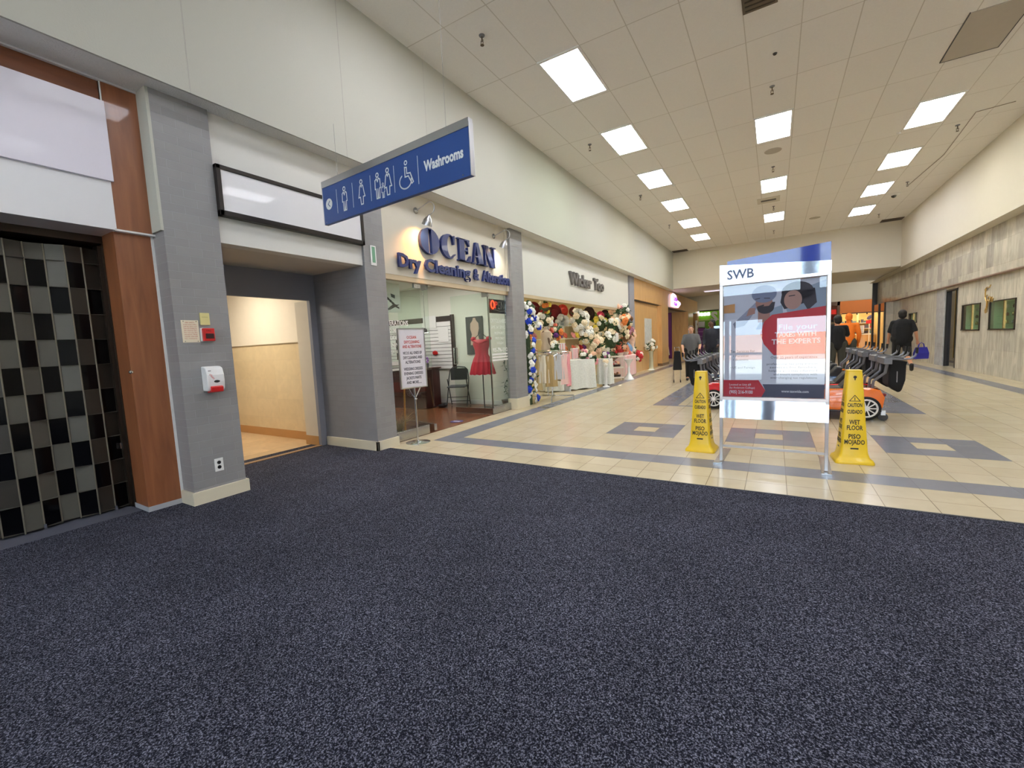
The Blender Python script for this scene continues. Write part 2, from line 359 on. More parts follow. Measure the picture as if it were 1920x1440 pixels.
# washroom corridor seen through the opening
struct('wall_washroom', MB().box(-9.5, -5.85, 3.93, 3.99, 1.5, 2.6).box(-9.5, -5.85, 3.93, 3.99, 0, 1.5, 1).box(-9.5, -5.85, 3.92, 3.93, 0, .13, 2).box(-9.5, -5.85, 3.918, 3.932, 1.49, 1.505, 3), [mat('washroom_white', (232, 222, 204), .7), TANT, mat('washroom_base', (188, 140, 86), .4), mat('washroom_cap', (168, 150, 120), .4)])
struct('wall_washroom_jamb', MB().box(-5.85, -5.56, 3.74, 3.99, .14, 2.05).box(-5.86, -5.56, 3.735, 3.99, 0, .14, 1), [mat('jamb_cream', (214, 204, 186), .6), mat('washroom_base', (188, 140, 86), .4)])
struct('floor_washroom', MB().box(-9.5, -5.56, .8, 4, -.02, .004), TANF)
struct('trim_threshold', MB().box(-5.58, -5.50, 2.3, 3.75, 0, .014), mat('threshold_brown', (150, 116, 80), .4))
struct('wall_washroom_far', MB().box(-9.6, -9.5, .8, 4, 0, 2.6).box(-9.5, -5.56, .7, .8, 0, 2.6), WALLC)
struct('ceiling_washroom', MB().box(-9.5, -5.56, .8, 4, 2.6, 2.65), WALLC)
# closed shop with the folding gate
struct('wall_shop_top_wood', MB().box(-4.75, -4.63, YB, 1.71, 2.41, ZS-.012), wood_mat('cherry_wood_long', (106, 62, 40), (130, 80, 52), stretch=(.6, 6, 6)))
struct('wall_shop_wood_pier', MB().prism([(-4.66, 1.452, .05), (-4.66, 1.715, .05), (-5.0, 1.715, .05), (-5.0, 1.50, .05), (-4.92, 1.452, .05)], (0, 0, 2.35)), WOOD)
struct('baseboard_wood_pier', MB().box(-4.95, -4.655, 1.45, 1.715, .0, .052), mat('pale_kick', (170, 172, 176), .5))
struct('wall_shop_wood_upright', MB().box(-4.64, -4.615, 1.462, 1.70, 2.41, ZS-.012), WOOD)
tr = MB().box(-4.64, -4.60, YB, 1.705, ZS-.014, ZS-.001).box(-4.64, -4.612, 1.462, 1.472, 3.4, ZS-.012).box(-4.665, -4.61, 1.45, 1.72, 2.395, 2.41)
struct('trim_shop_white', tr, WHITE)
struct('wall_shop_white_return', MB().box(-4.66, XP+.002, 1.700, 1.722, 2.42, ZS), WALLW)
struct('trim_white_line', MB().box(-4.67, -4.655, 1.70, 1.722, 0.05, 2.42), WHITE)
struct('wall_shop_fascia', MB().box(-4.93, -4.61, YB, 1.462, 2.40, 3.2), WHITEP)
tag(MB().box(-4.61, -4.585, -2.4, 1.475, 2.78, 3.40).build('sign_board', mat('pearl_board', (226, 221, 231), .42, var=.01, coat=.08), bevel=.002), 'blank pearl-white sign board above the black folding gate', 'sign board')
struct('wall_gate_end', MB().box(-5.2, -4.96, 1.46, 1.50, 0, 2.4), BROWNM)
struct('trim_gate_sill', MB().box(-5.2, -4.78, YB, 1.44, .004, .012), mat('grey_carpet_strip', (86, 88, 100), .9, bump=.5, bscale=300))
struct('trim_gate_track', MB().box(-5.12, -4.93, YB, 1.46, 2.34, 2.40), BROWNM)
struct('wall_dark_shop', MB().box(-9.2, -9.1, YB, 1.5, 0, 2.6).box(-9.1, -5.0, 1.5, 1.6, 0, 2.6).box(-9.1, -5.0, YB, YB+.1, 0, 2.6).box(-9.1, -4.95, YB, 1.5, 2.5, 2.6), mat('dark_shop_wall', (34, 32, 32), .8))
struct('floor_dark_shop', MB().box(-9.1, -5.2, YB, 1.5, -.02, .003), mat('dark_shop_floor', (30, 28, 28), .7))

# folding gate: accordion of panels in a checkerboard of smoked and black panes
def folding_gate():
    t = thing('folding_gate', 'closed folding security gate of black and smoked grey panes with pale slats', 'security gate', (-5.05, 1.44, 0))
    SM = mat('smoked_grey_pane', (84, 83, 76), .35, var=.06, vscale=30); SB = mat('smoked_brown_pane', (44, 40, 34), .3, var=.08)
    n = 30; w = .118; rows = 11; h = 2.26/rows
    for i in range(n):
        y1 = -i*w*.93; y0 = y1-w*.93; k = i % 4
        xa = [0, .045, .06, .015][k]; xb = [.045, .06, .015, 0][k]
        mb = MB()
        for r in range(rows+1):
            z1 = 2.30-(r*h if r else 0)-(.0 if r == 0 else -.11); z1 = 2.30 if r == 0 else 2.30-.13-(r-1)*h*1.04
            z0 = 2.30-.13-r*h*1.04; z0 = max(z0, .03)
            if z1 <= z0+.01: continue
            blk = (i+r) % 2 == 0 and r > 0 and r < rows
            mi = 0 if blk else (1 if (i//2) % 3 else 2)
            mb.quad((xa, y1, z0), (xb, y0, z0), (xb, y0, z1), (xa, y1, z1), mi)
            mb.quad((xa-.006, y1, z0), (xb-.006, y0, z0), (xb-.006, y0, z1), (xa-.006, y1, z1), mi)
            mb.box(min(xa, xb)-.001, max(xa, xb)+.001, y0+.004, y1-.004, z0-.0015, z0+.0015, 3)
        mb.build('gate_panel', [mat('black_pane', (4, 4, 6), .12, var=0, spec=.18), SM, SB, mat('pane_rail', (70, 66, 58), .4)], t)
        MB().tube([(xa+.004, y1, .02), (xa+.004, y1, 2.30)], .0055, 6).build('hinge_rod', mat('hinge_grey', (136, 130, 116), .35, .6), t)
        if i % 4 == 1: MB().box(xa, xa+.02, y1-.008, y1+.008, .0, .06).build('floor_pin', CHROME, t)
    MB().box(-.02, .05, -.005, .035, .0, 2.33).box(-.03, .03, .0, .014, .02, 2.33).build('end_post', BROWNM, t)
    MB().box(0, .03, -.09*.0-.02, .0, .55, .60).build('lock', STEEL, t)
folding_gate()
p = at(233, 698, X=-4.80)
lk = thing('round_lock', 'small round chrome lock on the cherry wood pier edge', 'lock', (-4.655, p.y, p.z))
MB().lathe([(.0, 0), (.016, 0), (.016, .006), (.011, .012), (.0, .013)], n=20).xf(Matrix.Rotation(math.radians(90), 4, 'Y')).build('lock_body', CHROME, lk, True)
MB().box(.012, .014, -.002, .002, -.006, .006).build('key_slot', BLACK, lk)

# ---- things on pillar 1
def noticed(name, label, cat, y0, y1, z0, z1, m, th=.006): 
    t = thing(name, label, cat, (XP, (y0+y1)/2, (z0+z1)/2)); MB().box(0, th, -(y1-y0)/2, (y1-y0)/2, -(z1-z0)/2, (z1-z0)/2).build('plate', m, t, bevel=.002); return t
n1 = noticed('notice', 'cream printed notice left of the red fire alarm on the grey brick pillar', 'notice', 1.765, 1.90, 1.468, 1.665, PAPER, .003)
for k in range(9):
    text('lettering', ['FIRE SAFETY', 'In the event of fire', 'pull the alarm and', 'leave the building by', 'the nearest exit.', 'Do not use the', 'elevators. Wait', 'outside until told', 'to return.'][k], .016, (.0035, 0, .072-k*.0175), YF, ZU, mat('faded_red_ink', (196, 120, 100), .8), n1, align='CENTER', ext=.0003, fit=.10 if k else .07)
for y_, z_ in ((-.05, .088), (.05, .088), (-.05, -.088), (.05, -.088)): MB().box(.003, .006, y_-.003, y_+.003, z_-.003, z_+.003).build('screw', STEEL, n1)
n2 = noticed('alarm_plate', 'small yellowed plate above the red fire alarm', 'plate', 1.915, 1.992, 1.624, 1.732, mat('yellowed_plastic', (214, 204, 140), .5), .012)
MB().box(.012, .014, -.025, .025, .015, .017).build('mark', mat('olive_mark', (130, 122, 70), .6), n2)
fa = thing('fire_alarm', 'red fire alarm pull station on the grey brick pillar', 'fire alarm', (XP, 1.955, 1.535))
MB().box(0, .02, -.05, .05, -.06, .06).build('back_box', WHITE, fa, bevel=.003)
MB().box(.02, .052, -.042, .05, -.058, .058).build('housing', RED, fa, bevel=.005)
MB().box(.052, .066, -.028, .036, -.035, .01).build('pull_bar', mat('dark_bar', (50, 18, 20), .4), fa, bevel=.003)
text('lettering', 'FIRE', .022, (.053, 0, .028), YF, ZU, mat('deep_red_letter', (110, 10, 16), .5), fa, align='CENTER', ext=.0006)
sd = thing('soap_dispenser', 'white hand sanitizer dispenser with red push bar on the grey brick pillar', 'dispenser', (XP, 1.95, 1.13))
prof = [(0, -.105), (.085, -.105), (.095, -.09), (.105, -.02), (.105, .04), (.085, .10), (.05, .115), (0, .118)]
MB().prism([(x, -.072, z) for x, z in prof], (0, .144, 0)).build('housing', WHITE, sd, bevel=.008)
MB().prism([(x, -.05, z) for x, z in [(.03, -.125), (.112, -.115), (.118, -.07), (.1, -.062), (.03, -.062)]], (0, .1, 0)).build('push_bar', RED, sd, bevel=.005)
MB().ell((.104, .005, -.02), .006, .026, .012).build('logo_oval', BLACK, sd, True)
text('lettering', 'clean', .028, (.1075, -.055, .045), (0, .55, -.8), (0, .8, .55), RED, sd, ext=.0006)
MB().box(.09, .102, -.055, -.035, .075, .08).build('mark', DGREY, sd)
so = thing('wall_outlet', 'white duplex power outlet low on the grey brick pillar', 'outlet', (XP, 1.94, .327))
MB().box(0, .007, -.037, .037, -.06, .06).build('cover_plate', WHITE, so, bevel=.002)
for dz in (-.022, .022): MB().lathe([(.0, .0), (.0165, 0), (.0165, .003), (0, .003)], n=20).xf(T(.0065, 0, dz) @ Matrix.Rotation(math.radians(90), 4, 'Y')).build('socket', BLACK, so)

# ---- black framed lightbox over the washroom entrance
lb = thing('framed_lightbox', 'blank white lightbox in a black frame above the washroom entrance', 'lightbox', (-4.47, 2.16, 2.6))
X0 = .075
fr = MB().box(0, X0, .005, .045, .04, .50).box(0, X0, 1.63, 1.67, .04, .50).box(0, X0, .005, 1.67, .46, .50).box(0, X0, .005, 1.67, .04, .09)
fr.build('frame', mat('black_bronze', (34, 28, 24), .35, .3), lb, bevel=.004)
MB().box(.02, X0-.012, .045, 1.63, .09, .46).build('panel', WHITEP, lb)
gp = thing('small_plaque', 'small green and white plaque high on the grey pillar by the dry cleaner', 'plaque', (XP, 3.98, 2.54))
MB().box(0, .008, -.045, .045, -.125, .125).build('plate', WHITE, gp); MB().box(.008, .010, -.022, .028, -.09, .11).build('green_strip', mat('sea_green', (110, 160, 130), .5), gp)

# ---- hanging washrooms sign
dsg = RM @ Vector((-204-CX, 680-CY, FPX)); ang = math.atan2(-dsg.y, -dsg.x)
pl = at(613, 423, Y=3.0); pr = at(887, 337, Y=3.0)
# intersect the right end with the rotated plane through the left end
dirx = Vector((math.cos(ang), math.sin(ang), 0)); nrm = Vector((-dirx.y, dirx.x, 0))
cpos = Vector((0, 0, HCAM)); dr = RM @ Vector((887-CX, 337-CY, FPX)); tt = (pl-cpos).dot(nrm)/dr.dot(nrm); pr = cpos+dr*tt
LW = (Vector((pr.x, pr.y, 0))-Vector((pl.x, pl.y, 0))).length
hs = thing('washroom_sign', 'blue hanging washrooms sign with white pictograms and an arrow', 'sign', (pl.x, pl.y, pl.z), ang)
HS = .40
MB().box(0, LW, -.02, .02, 0, HS-.035).build('sign_panel', NAVY, hs, bevel=.001)
MB().box(-.004, LW+.004, -.026, .026, HS-.036, HS+.03).box(LW, LW+.008, -.026, .026, 0, HS).box(-.008, 0, -.022, .022, 0, HS).build('frame', ALU, hs, bevel=.002)
yf = -.0215
def ring(mb, cx, cz, r, w, n=28, y=yf, d=-.002):
    for q in range(n):
        a, b = 2*math.pi*q/n, 2*math.pi*(q+1)/n
        mb.quad((cx+(r-w)*math.cos(a), y, cz+(r-w)*math.sin(a)), (cx+(r-w)*math.cos(b), y, cz+(r-w)*math.sin(b)), (cx+r*math.cos(b), y, cz+r*math.sin(b)), (cx+r*math.cos(a), y, cz+r*math.sin(a)))
def line(mb, pts, w=.008, y=yf, closed=False):
    if closed: pts = pts+[pts[0]]
    for (a, b) in zip(pts, pts[1:]):
        a = Vector(a); b = Vector(b); d = (b-a).normalized(); n = Vector((-d.y, d.x))*w/2; a2 = a-d*w/2; b2 = b+d*w/2
        mb.quad((a2.x-n.x, y, a2.y-n.y), (b2.x-n.x, y, b2.y-n.y), (b2.x+n.x, y, b2.y+n.y), (a2.x+n.x, y, a2.y+n.y))
k_ = LW/1.95
wm = MB(); n = 32; cz = .19
wm.poly([(.10*k_+.055*math.cos(2*math.pi*q/n), yf, cz+.055*math.sin(2*math.pi*q/n)) for q in range(n)]); wm.build('arrow_disc', WHITE, hs)
am = MB(); line(am, [(.115*k_, cz+.026), (.088*k_, cz), (.115*k_, cz-.026)], .009, yf-.001); am.build('arrow', NAVY, hs)
dv = MB()
for x in (.235, .49, .76, 1.085, 1.385): line(dv, [(x*k_, .075), (x*k_, .30)], .006)
dv.build('divider', WHITE, hs)
def man(mb, cx, z0, s, skirt=False):
    ring(mb, cx, z0+.215*s, .024*s, .010*s+.001)
    if not skirt: pts = [(-.036, .17), (-.04, .09), (-.026, .09), (-.024, .0), (-.006, .0), (0, .085), (.006, .0), (.024, 0), (.026, .09), (.04, .09), (.036, .17), (.015, .185), (0, .155), (-.015, .185)]
    else: pts = [(-.026, .17), (-.04, .10), (-.05, .07), (-.022, .07), (-.016, 0), (0, 0), (.016, 0), (.022, .07), (.05, .07), (.04, .10), (.026, .17), (.012, .185), (0, .165), (-.012, .185)]
    line(mb, [(cx+x*s, z0+z*s) for x, z in pts], .0115*s, closed=True)
for lab, fn in (('man_pictogram', lambda b: man(b, .36*k_, .075, .95)), ('woman_pictogram', lambda b: man(b, .625*k_, .075, .95, True)),
                ('family_pictogram', lambda b: (man(b, .86*k_, .075, .95), man(b, .93*k_, .065, .55), man(b, 1.0*k_, .075, .98, True)))):
    b_ = MB(); fn(b_); b_.build(lab, WHITE, hs)
b_ = MB(); cx = 1.235*k_; ring(b_, cx+.005, .285, .021, .010)
line(b_, [(cx+.075*math.cos(a)-.01, .135+.062*math.sin(a)) for a in [math.radians(q) for q in range(125, 375, 12)]], .012)
line(b_, [(cx-.012, .25), (cx-.012, .17), (cx+.03, .17), (cx+.07, .10), (cx+.088, .11), (cx+.055, .19), (cx+.012, .195), (cx+.012, .245)], .011, closed=True); b_.build('wheelchair_pictogram', WHITE, hs)
text('lettering', 'Washrooms', .115, (1.46*k_, yf-.0005, .155), XF, ZU, WHITE, hs, fit=.43*k_, off=.0045, ext=.0003)
for x in (.25, LW-.25): MB().tube([(x, 0, HS+.03), (x, 0, ZC-pl.z if x > 1 else ZS-pl.z)], .0018, 5).build('hanging_wire', mat('wire_grey', (150, 150, 148), .5), hs)
for x in (.04, LW/2, LW-.08): MB().tube([(x, yf, .02), (x, yf-.003, .02)], .006, 8).build('screw', STEEL, hs)

# ================================================================== DRY CLEANER
struct('wall_left_pillar', MB().box(-4.64, XP, 7.43, 7.90, 0, ZS), GREYBR); struct('baseboard_left', MB().box(-4.64, -4.415, 7.41, 7.92, 0, .22), BASEC, bevel=.003)
def fascia(y0, y1, z0, m):
    struct('wall_shop_fascia', MB().box(-4.8, -4.53, y0, y1, z0, ZS), m)
    struct('trim_fascia_underside', MB().box(-4.62, -4.535, y0, y1, z0-.07, z0), mat('tan_ledge', (196, 178, 146), .5))
fascia(4.17, 7.43, 2.36, WALLC)
struct('trim_fascia_corner', MB().box(-4.53, -4.50, 7.36, 7.43, 2.36, ZS), WALLC)
# interior
INT = mat('shop_interior_green_white', (224, 225, 214), .7, var=.01)
struct('wall_cleaner_side', MB().box(-9.5, -4.64, 7.9, 7.95, 0, 2.9).box(-9.5, -5.0, 4.05, 4.12, 0, 2.9).box(-9.6, -9.5, 4.1, 7.95, 0, 2.9), INT)
struct('ceiling_cleaner', MB().box(-9.5, -4.62, 4.1, 7.95, 2.75, 2.8), INT)
struct('floor_cleaner', MB().box(-9.5, -4.56, 4.17, 7.9, -.02, .004), WOODF)
struct('baseboard_cleaner', MB().box(-9.5, -4.7, 7.885, 7.9, 0, .10), WHITE)
def panel_light(x, y, z, sx, sy, es, label, col=(255, 250, 236), name='ceiling_light', group=None):
    t = thing(name, label, 'ceiling light', (x, y, z), 0, group)
    MB().box(-sx/2, sx/2, -sy/2, sy/2, -.02, -.012).build('diffuser', mat('emit_%s_%d' % (str(col), int(es*10)), (240, 240, 240), .5, emit=col, es=es, var=0), t)
    MB().box(-sx/2-.02, sx/2+.02, -sy/2-.02, -sy/2, -.024, 0).box(-sx/2-.02, sx/2+.02, sy/2, sy/2+.02, -.024, 0).box(-sx/2-.02, -sx/2, -sy/2, sy/2, -.024, 0).box(sx/2, sx/2+.02, -sy/2, sy/2, -.024, 0).build('frame', WHITE, t)
    return t
panel_light(-5.9, 6.4, 2.75, .6, 1.2, 20, 'ceiling light inside the dry cleaner nearest its doors', (255, 253, 246))
panel_light(-7.8, 6.2, 2.75, .6, 1.2, 20, 'ceiling light deep inside the dry cleaner', (255, 253, 246))
panel_light(-7.0, 2.6, 2.6, .6, 1.2, 36, 'unseen ceiling light added to warm the washroom corridor', (255, 244, 224))  # unseen lamp added to brighten the washroom corridor
# shop letters
def letters_ocean():
    t = thing('ocean_sign', 'blue raised OCEAN lettering over the dry cleaning line', 'shop sign', (-4.53, 0, 0))
    P0 = at(788, 470, X=-4.5); P1 = at(928, 500, X=-4.5); y0, y1 = 4.93, 6.96; zb = 2.745; h = .37; d = (.05, 0, 0)
    def pr(name, polys, ox, w):
        mb = MB()
        for pg in polys: mb.prism([(.004, y0+ox+a*w, zb+b*h) for a, b in pg], d)
        o = mb.build(name, BLUEL, t); return o
    def arc(cx, cz, rx, rz, a0, a1, n=14): return [(cx+rx*math.cos(math.radians(a0+(a1-a0)*i/n)), cz+rz*math.sin(math.radians(a0+(a1-a0)*i/n))) for i in range(n+1)]
    pr('letter_o', [arc(.5, .5, .5, .52, 100, 260)+[(.42, 0.03), (.42, .97)], arc(.5, .5, .5, .52, -80, 80)+[(.58, .97), (.58, .03)], [(.40, .98), (.60, .98), (.60, 1.02), (.40, 1.02)], [(.40, -.02), (.60, -.02), (.60, .02), (.40, .02)]], 0, .43)
    outer = arc(.52, .5, .52, .52, 75, 285); inner = arc(.62, .5, .25, .48, 285, 75)
    pr('letter_c', [outer+inner, [(.80, .62), (.86, .62), (.88, 1.0), (.82, 1.0), (.74, .93)], [(.66, .97), (.80, .90), (.84, .8), (.82, .98)], [(.62, -.02), (.90, .2), (.86, .22), (.62, .03)]], .47, .40)
    pr('letter_e', [[(.1, 0), (.48, 0), (.48, 1), (.1, 1)], [(0, 0), (.95, 0), (.95, .05), (0, .05)], [(0, .95), (.9, .95), (.9, 1), (0, 1)], [(.9, 0), (.97, .3), (.93, .3), (.7, .05)], [(.86, 1), (.9, .72), (.86, .72), (.66, .95)], [(.48, .48), (.72, .48), (.72, .54), (.48, .54)], [(.72, .36), (.76, .36), (.76, .66), (.72, .66)]], .90, .36)
    pr('letter_a', [[(.34, 1), (.56, 1), (.95, 0), (.56, 0)], [(.34, 1), (.40, 1), (.14, 0), (.08, 0)], [(0, 0), (.3, 0), (.3, .05), (0, .05)], [(.46, 0), (1.04, 0), (1.04, .05), (.46, .05)], [(.18, .33), (.5, .33), (.5, .38), (.18, .38)]], 1.28, .36)
    pr('letter_n', [[(.12, 0), (.18, 0), (.18, 1), (.12, 1)], [(0, 1), (.40, 1), (.96, 0), (.62, 0)], [(.84, .0), (.92, .0), (.92, 1), (.84, 1)], [(0, 0), (.34, 0), (.34, .05), (0, .05)], [(.68, .95), (1.06, .95), (1.06, 1), (.68, 1)], [(0, .95), (.3, .95), (.3, 1), (0, 1)]], 1.64, .38)
    t2 = thing('dry_cleaning_sign', 'blue raised Dry Cleaning & Alteration lettering above the glass front', 'shop sign', (-4.53, 0, 0))
    words_ = [('Dry', 4.45, 4.90), ('Cleaning', 4.99, 6.12), ('&', 6.23, 6.38), ('Alteration', 6.49, 7.42)]
    for w_, a, b in words_:
        text('word_'+('and' if w_ == '&' else w_.lower()), w_, .26, (.045, a, 2.475), YF, ZU, BLUEL, t2, fit=b-a, off=.0085, ext=.018)
letters_ocean()
def gooseneck(px, py, label):
    p = at(px, py, X=-4.53); t = thing('gooseneck_lamp', label, 'wall lamp', p, 0, None)
    MB().lathe([(0, 0), (.045, 0), (.045, .012), (.02, .025), (0, .026)], n=20).xf(Matrix.Rotation(math.radians(90), 4, 'Y')).build('mount', STEEL, t, True)
    pts = [(.02, 0, 0)]+[(.02+.24*q/6, 0, .07*q/6) for q in range(1, 7)]
    pts += [(.26+.10*math.sin(a), 0, .07-.09+.09*math.cos(a)) for a in [math.radians(d) for d in range(20, 200, 20)]]
    MB().tube(pts, .0075, 8).build('gooseneck', ALU, t, True)
    e = Vector(pts[-1]); axis = Vector((-.45, 0, -1)).normalized()
    m = basis(e, Vector((0, 1, 0)), axis.cross(Vector((0, 1, 0)))); prof = [(.015, 0), (.02, .02), (.045, .045), (.066, .09), (.076, .15), (.073, .15), (.06, .09), (.04, .05), (.0, .04)]
    shd = MB().loft([[m @ Vector((r*math.cos(2*math.pi*q/22), r*math.sin(2*math.pi*q/22), z)) for q in range(22)] for r, z in prof]).build('lamp_shade', ALU, t, True)
    MB().ell(m @ Vector((0, 0, .10)), .028, .028, .03).build('bulb', mat('warm_bulb', (255, 230, 190), .4, emit=(255, 196, 110), es=40, var=0), shd, True)
    l = bpy.data.lights.new('gooseneck_light', 'SPOT'); l.energy = 62; l.color = (1, .46, .12) ; l.spot_size = math.radians(135); l.spot_blend = .8; l.shadow_soft_size = .03
    lo = bpy.data.objects.new('gooseneck_light', l); COL.objects.link(lo); lo.parent = t; q = m @ Vector((0, 0, .13)); lo.matrix_local = basis(q, Vector((0, 1, 0)), (-axis).cross(Vector((0, 1, 0))))
    return l
gooseneck(779, 395, 'silver gooseneck lamp over the letter O, its wall washed amber')
l2 = gooseneck(925, 443, 'silver gooseneck lamp at the grey pillar end of the OCEAN sign'); l2.energy = 22; l2.color = (1, .93, .8)
# glass front
def glass_screen(y0, y1, x, label):
    t = thing('glass_screen', label, 'shop window', (x, y0, 0)); w = y1-y0
    MB().box(-.006, .006, 0, w, .13, 2.33).build('glass', GLASS, t)
    MB().box(-.03, .03, 0, w, 0, .14).build('bottom_rail', STEEL, t, bevel=.002)
    return t
g1 = glass_screen(4.18, 4.97, -4.6, 'fixed glass panel at the pillar end of the dry cleaner, ALTERATIONS lettered on it')
MB().box(-.02, .02, .66, .79, 2.22, 2.32).build('clamp', STEEL, g1)
GL = mat('white_vinyl', (236, 238, 234), .6, var=0)
for k, (s, a, b, z, hh) in enumerate((('ALTERATIONS', -.06, .50, .0, .075), ('SUITS \u00b7 MENS \u00b7', -.02, .38, -.10, .06), ('WEDDING', .03, .36, -.20, .06), ('EVENING', .03, .33, -.30, .06), ('JEANS \u00b7 PANTS', .03, .36, -.40, .06))):
    text('lettering', s, hh*1.35, (.008, max(a, .0), 1.66+z), YF, ZU, GL, g1, fit=b-max(a, 0), off=.002, ext=.0004)
MB().box(.008, .010, 0.0, .60, 1.10, 1.15).box(.008, .010, 0.0, .60, 1.02, 1.05).build('vinyl_stripe', GL, g1)
g2 = glass_screen(6.80, 7.43, -4.6, 'fixed glass panel with the phone number and white stripes beside the middle pillar')
MB().box(-.012, .012, -.012, .012, 0, 2.33).build('post', STEEL, g2); MB().box(-.015, .015, .60, .63, 1.9, 2.33).build('clamp', CHROME, g2)
for k, (s, z, hh, a, b) in enumerate((('DRYCLEANERS', 1.745, .085, .05, .58), ('SAME DAY SERVICE', 1.63, .07, .05, .56), ('REPAIRS', 1.52, .06, .16, .50), ('PRESS ONLY', 1.42, .055, .18, .50), ('WASH', 1.33, .055, .22, .46), ('905-796-1312', 1.185, .085, .07, .60))):
    text('lettering', s, hh*1.3, (.008, a, z), YF, ZU, GL if k == 5 else mat('ghost_vinyl', (216, 222, 214), .7, var=0), g2, fit=b-a, off=.0025 if k == 5 else .0, ext=.0004)
MB().box(.008, .010, .05, .60, 1.12, 1.155).box(.008, .010, .05, .60, 1.065, 1.10).box(.008, .010, .05, .60, 1.01, 1.045).build('vinyl_stripe', GL, g2)
def glass_door(loc, rz, label, w=.9):
    t = thing('glass_door', label, 'glass door', loc, rz)
    MB().box(-w, 0, -.006, .006, .12, 2.30).build('glass', GLASS, t); MB().box(-w, 0, -.025, .025, .015, .12).build('bottom_rail', STEEL, t, bevel=.002)
    MB().tube([(-w+.05, -.0, 1.30), (-w+.05, -.05, 1.30), (-w+.05, -.05, .98), (-w+.05, 0, .98)], .011, 8).tube([(-w+.05, -.0, 1.30), (-w+.05, .05, 1.30), (-w+.05, .05, .98), (-w+.05, 0, .98)], .011, 8).build('handle', CHROME, t, True)
    MB().box(-.14, 0, -.02, .02, 2.22, 2.31).build('top_hinge', STEEL, t)
    return t
glass_door((-4.56, 6.76, 0), 0, 'open glass door swung inward beside the red dress')
glass_door((-4.59, 5.13, 0), math.radians(-14), 'open glass door swung inward behind the sign stand')
# open neon sign
on = thing('open_sign', 'black OPEN neon sign with lit red O in the dry cleaner window', 'neon sign', (-4.64, 6.86, 1.93))
MB().box(-.02, .0, 0, .62, 0, .27).build('backing', BLACK, on, bevel=.006)
NR = mat('neon_red', (255, 80, 60), .4, emit=(255, 50, 20), es=7, var=0); NO = mat('neon_off', (150, 148, 146), .4)
m_ = basis((0, 0, 0), YF, ZU)
MB().tube([(.012, .14+.055*math.cos(a), .16+.075*math.sin(a)) for a in [2*math.pi*q/24 for q in range(25)]], .008, 6).build('neon_o', NR, on, True)
MB().tube([(.012, .235, .09), (.012, .235, .225), (.012, .29, .215), (.012, .29, .165), (.012, .235, .155)], .006, 6).build('neon_p', mat('neon_dim', (200, 60, 50), .4, emit=(255, 40, 20), es=.8, var=0), on, True)
MB().tube([(.012, .40, .22), (.012, .33, .22), (.012, .33, .155), (.012, .385, .155)], .006, 6).tube([(.012, .33, .155), (.012, .33, .09), (.012, .40, .09)], .006, 6).build('neon_e', NO, on, True)
MB().tube([(.012, .44, .09), (.012, .44, .225), (.012, .53, .09), (.012, .53, .225)], .006, 6).build('neon_n', NO, on, True)
MB().tube([(.012, .06+.5*q/12, .055+.012*math.sin(q*.55)) for q in range(13)], .005, 6).build('neon_swoosh', NO, on, True)
MB().tube([(0, .05, .27), (0, .05, .38)], .002, 4).tube([(0, .55, .27), (0, .55, .38)], .002, 4).build('hanging_chain', STEEL, on)
# opened sign at bottom left
os_ = thing('window_card', 'black window card with orange lettering low behind the dry cleaner glass', 'sign', (-4.66, 4.20, .30), 0)
MB().box(-.006, 0, -.1, .15, -.16, .07).build('card', WHITE, os_); MB().box(0, .002, -.09, .14, -.145, .055).build('black_field', BLACK, os_)
text('lettering', 'CLOSED', .11, (.004, -.085, -.13), YF, ZU, mat('orange_ink', (250, 110, 40), .5), os_, fit=.21, off=.003, ext=.0004)
# sign stand
ss = thing('sign_stand', 'chrome pole stand with a printed notice in front of the dry cleaner', 'sign stand', (-4.30, 4.42, 0), math.radians(76))
MB().lathe([(0, .0), (.17, 0), (.17, .006), (.05, .016), (.02, .03), (0, .03)], n=32).build('base', CHROME, ss, True)
MB().tube([(0, 0, .01), (0, 0, .78)], .0125, 10).build('pole', CHROME, ss, True)
MB().tube([(0, 0, .62), (.11, 0, .80)], .007, 6).tube([(0, 0, .62), (-.11, 0, .80)], .007, 6).build('bracket', CHROME, ss)
MB().ell((0, -.02, .62), .02, .02, .015).build('knob', CHROME, ss, True)
MB().box(-.20, .20, -.008, .008, .79, 1.59).build('panel', mat('notice_white', (222, 218, 222), .5), ss)
MB().box(-.212, -.198, -.014, .014, .78, 1.60).box(.198, .212, -.014, .014, .78, 1.60).box(-.21, .21, -.014, .014, .775, .79).box(-.21, .21, -.014, .014, 1.59, 1.605).build('frame', ALU, ss)
rd = mat('notice_red_ink', (200, 70, 60), .6); dk = mat('notice_dark_ink', (70, 66, 76), .6)
for k, s in enumerate(('OCEAN', 'DRYCLEANING', 'AND ALTERATIONS', 'WE DO ALL KINDS OF', 'DRYCLEANING AND', 'ALTERATIONS', 'WEDDING DRESSES', 'EVENING DRESSES', 'JACKETS PANTS', 'AND MORE......')):
    z = 1.46-k*.063-(.025 if k > 2 else 0)-(.03 if k > 5 else 0)
    text('lettering', s, .055, (0, -.0095, z), XF, ZU, rd if k < 3 else dk, ss, align='CENTER', fit=.30 if k in (2, 3, 4, 6, 7) else (.15 if k == 0 else .24), off=.001, ext=.0003)
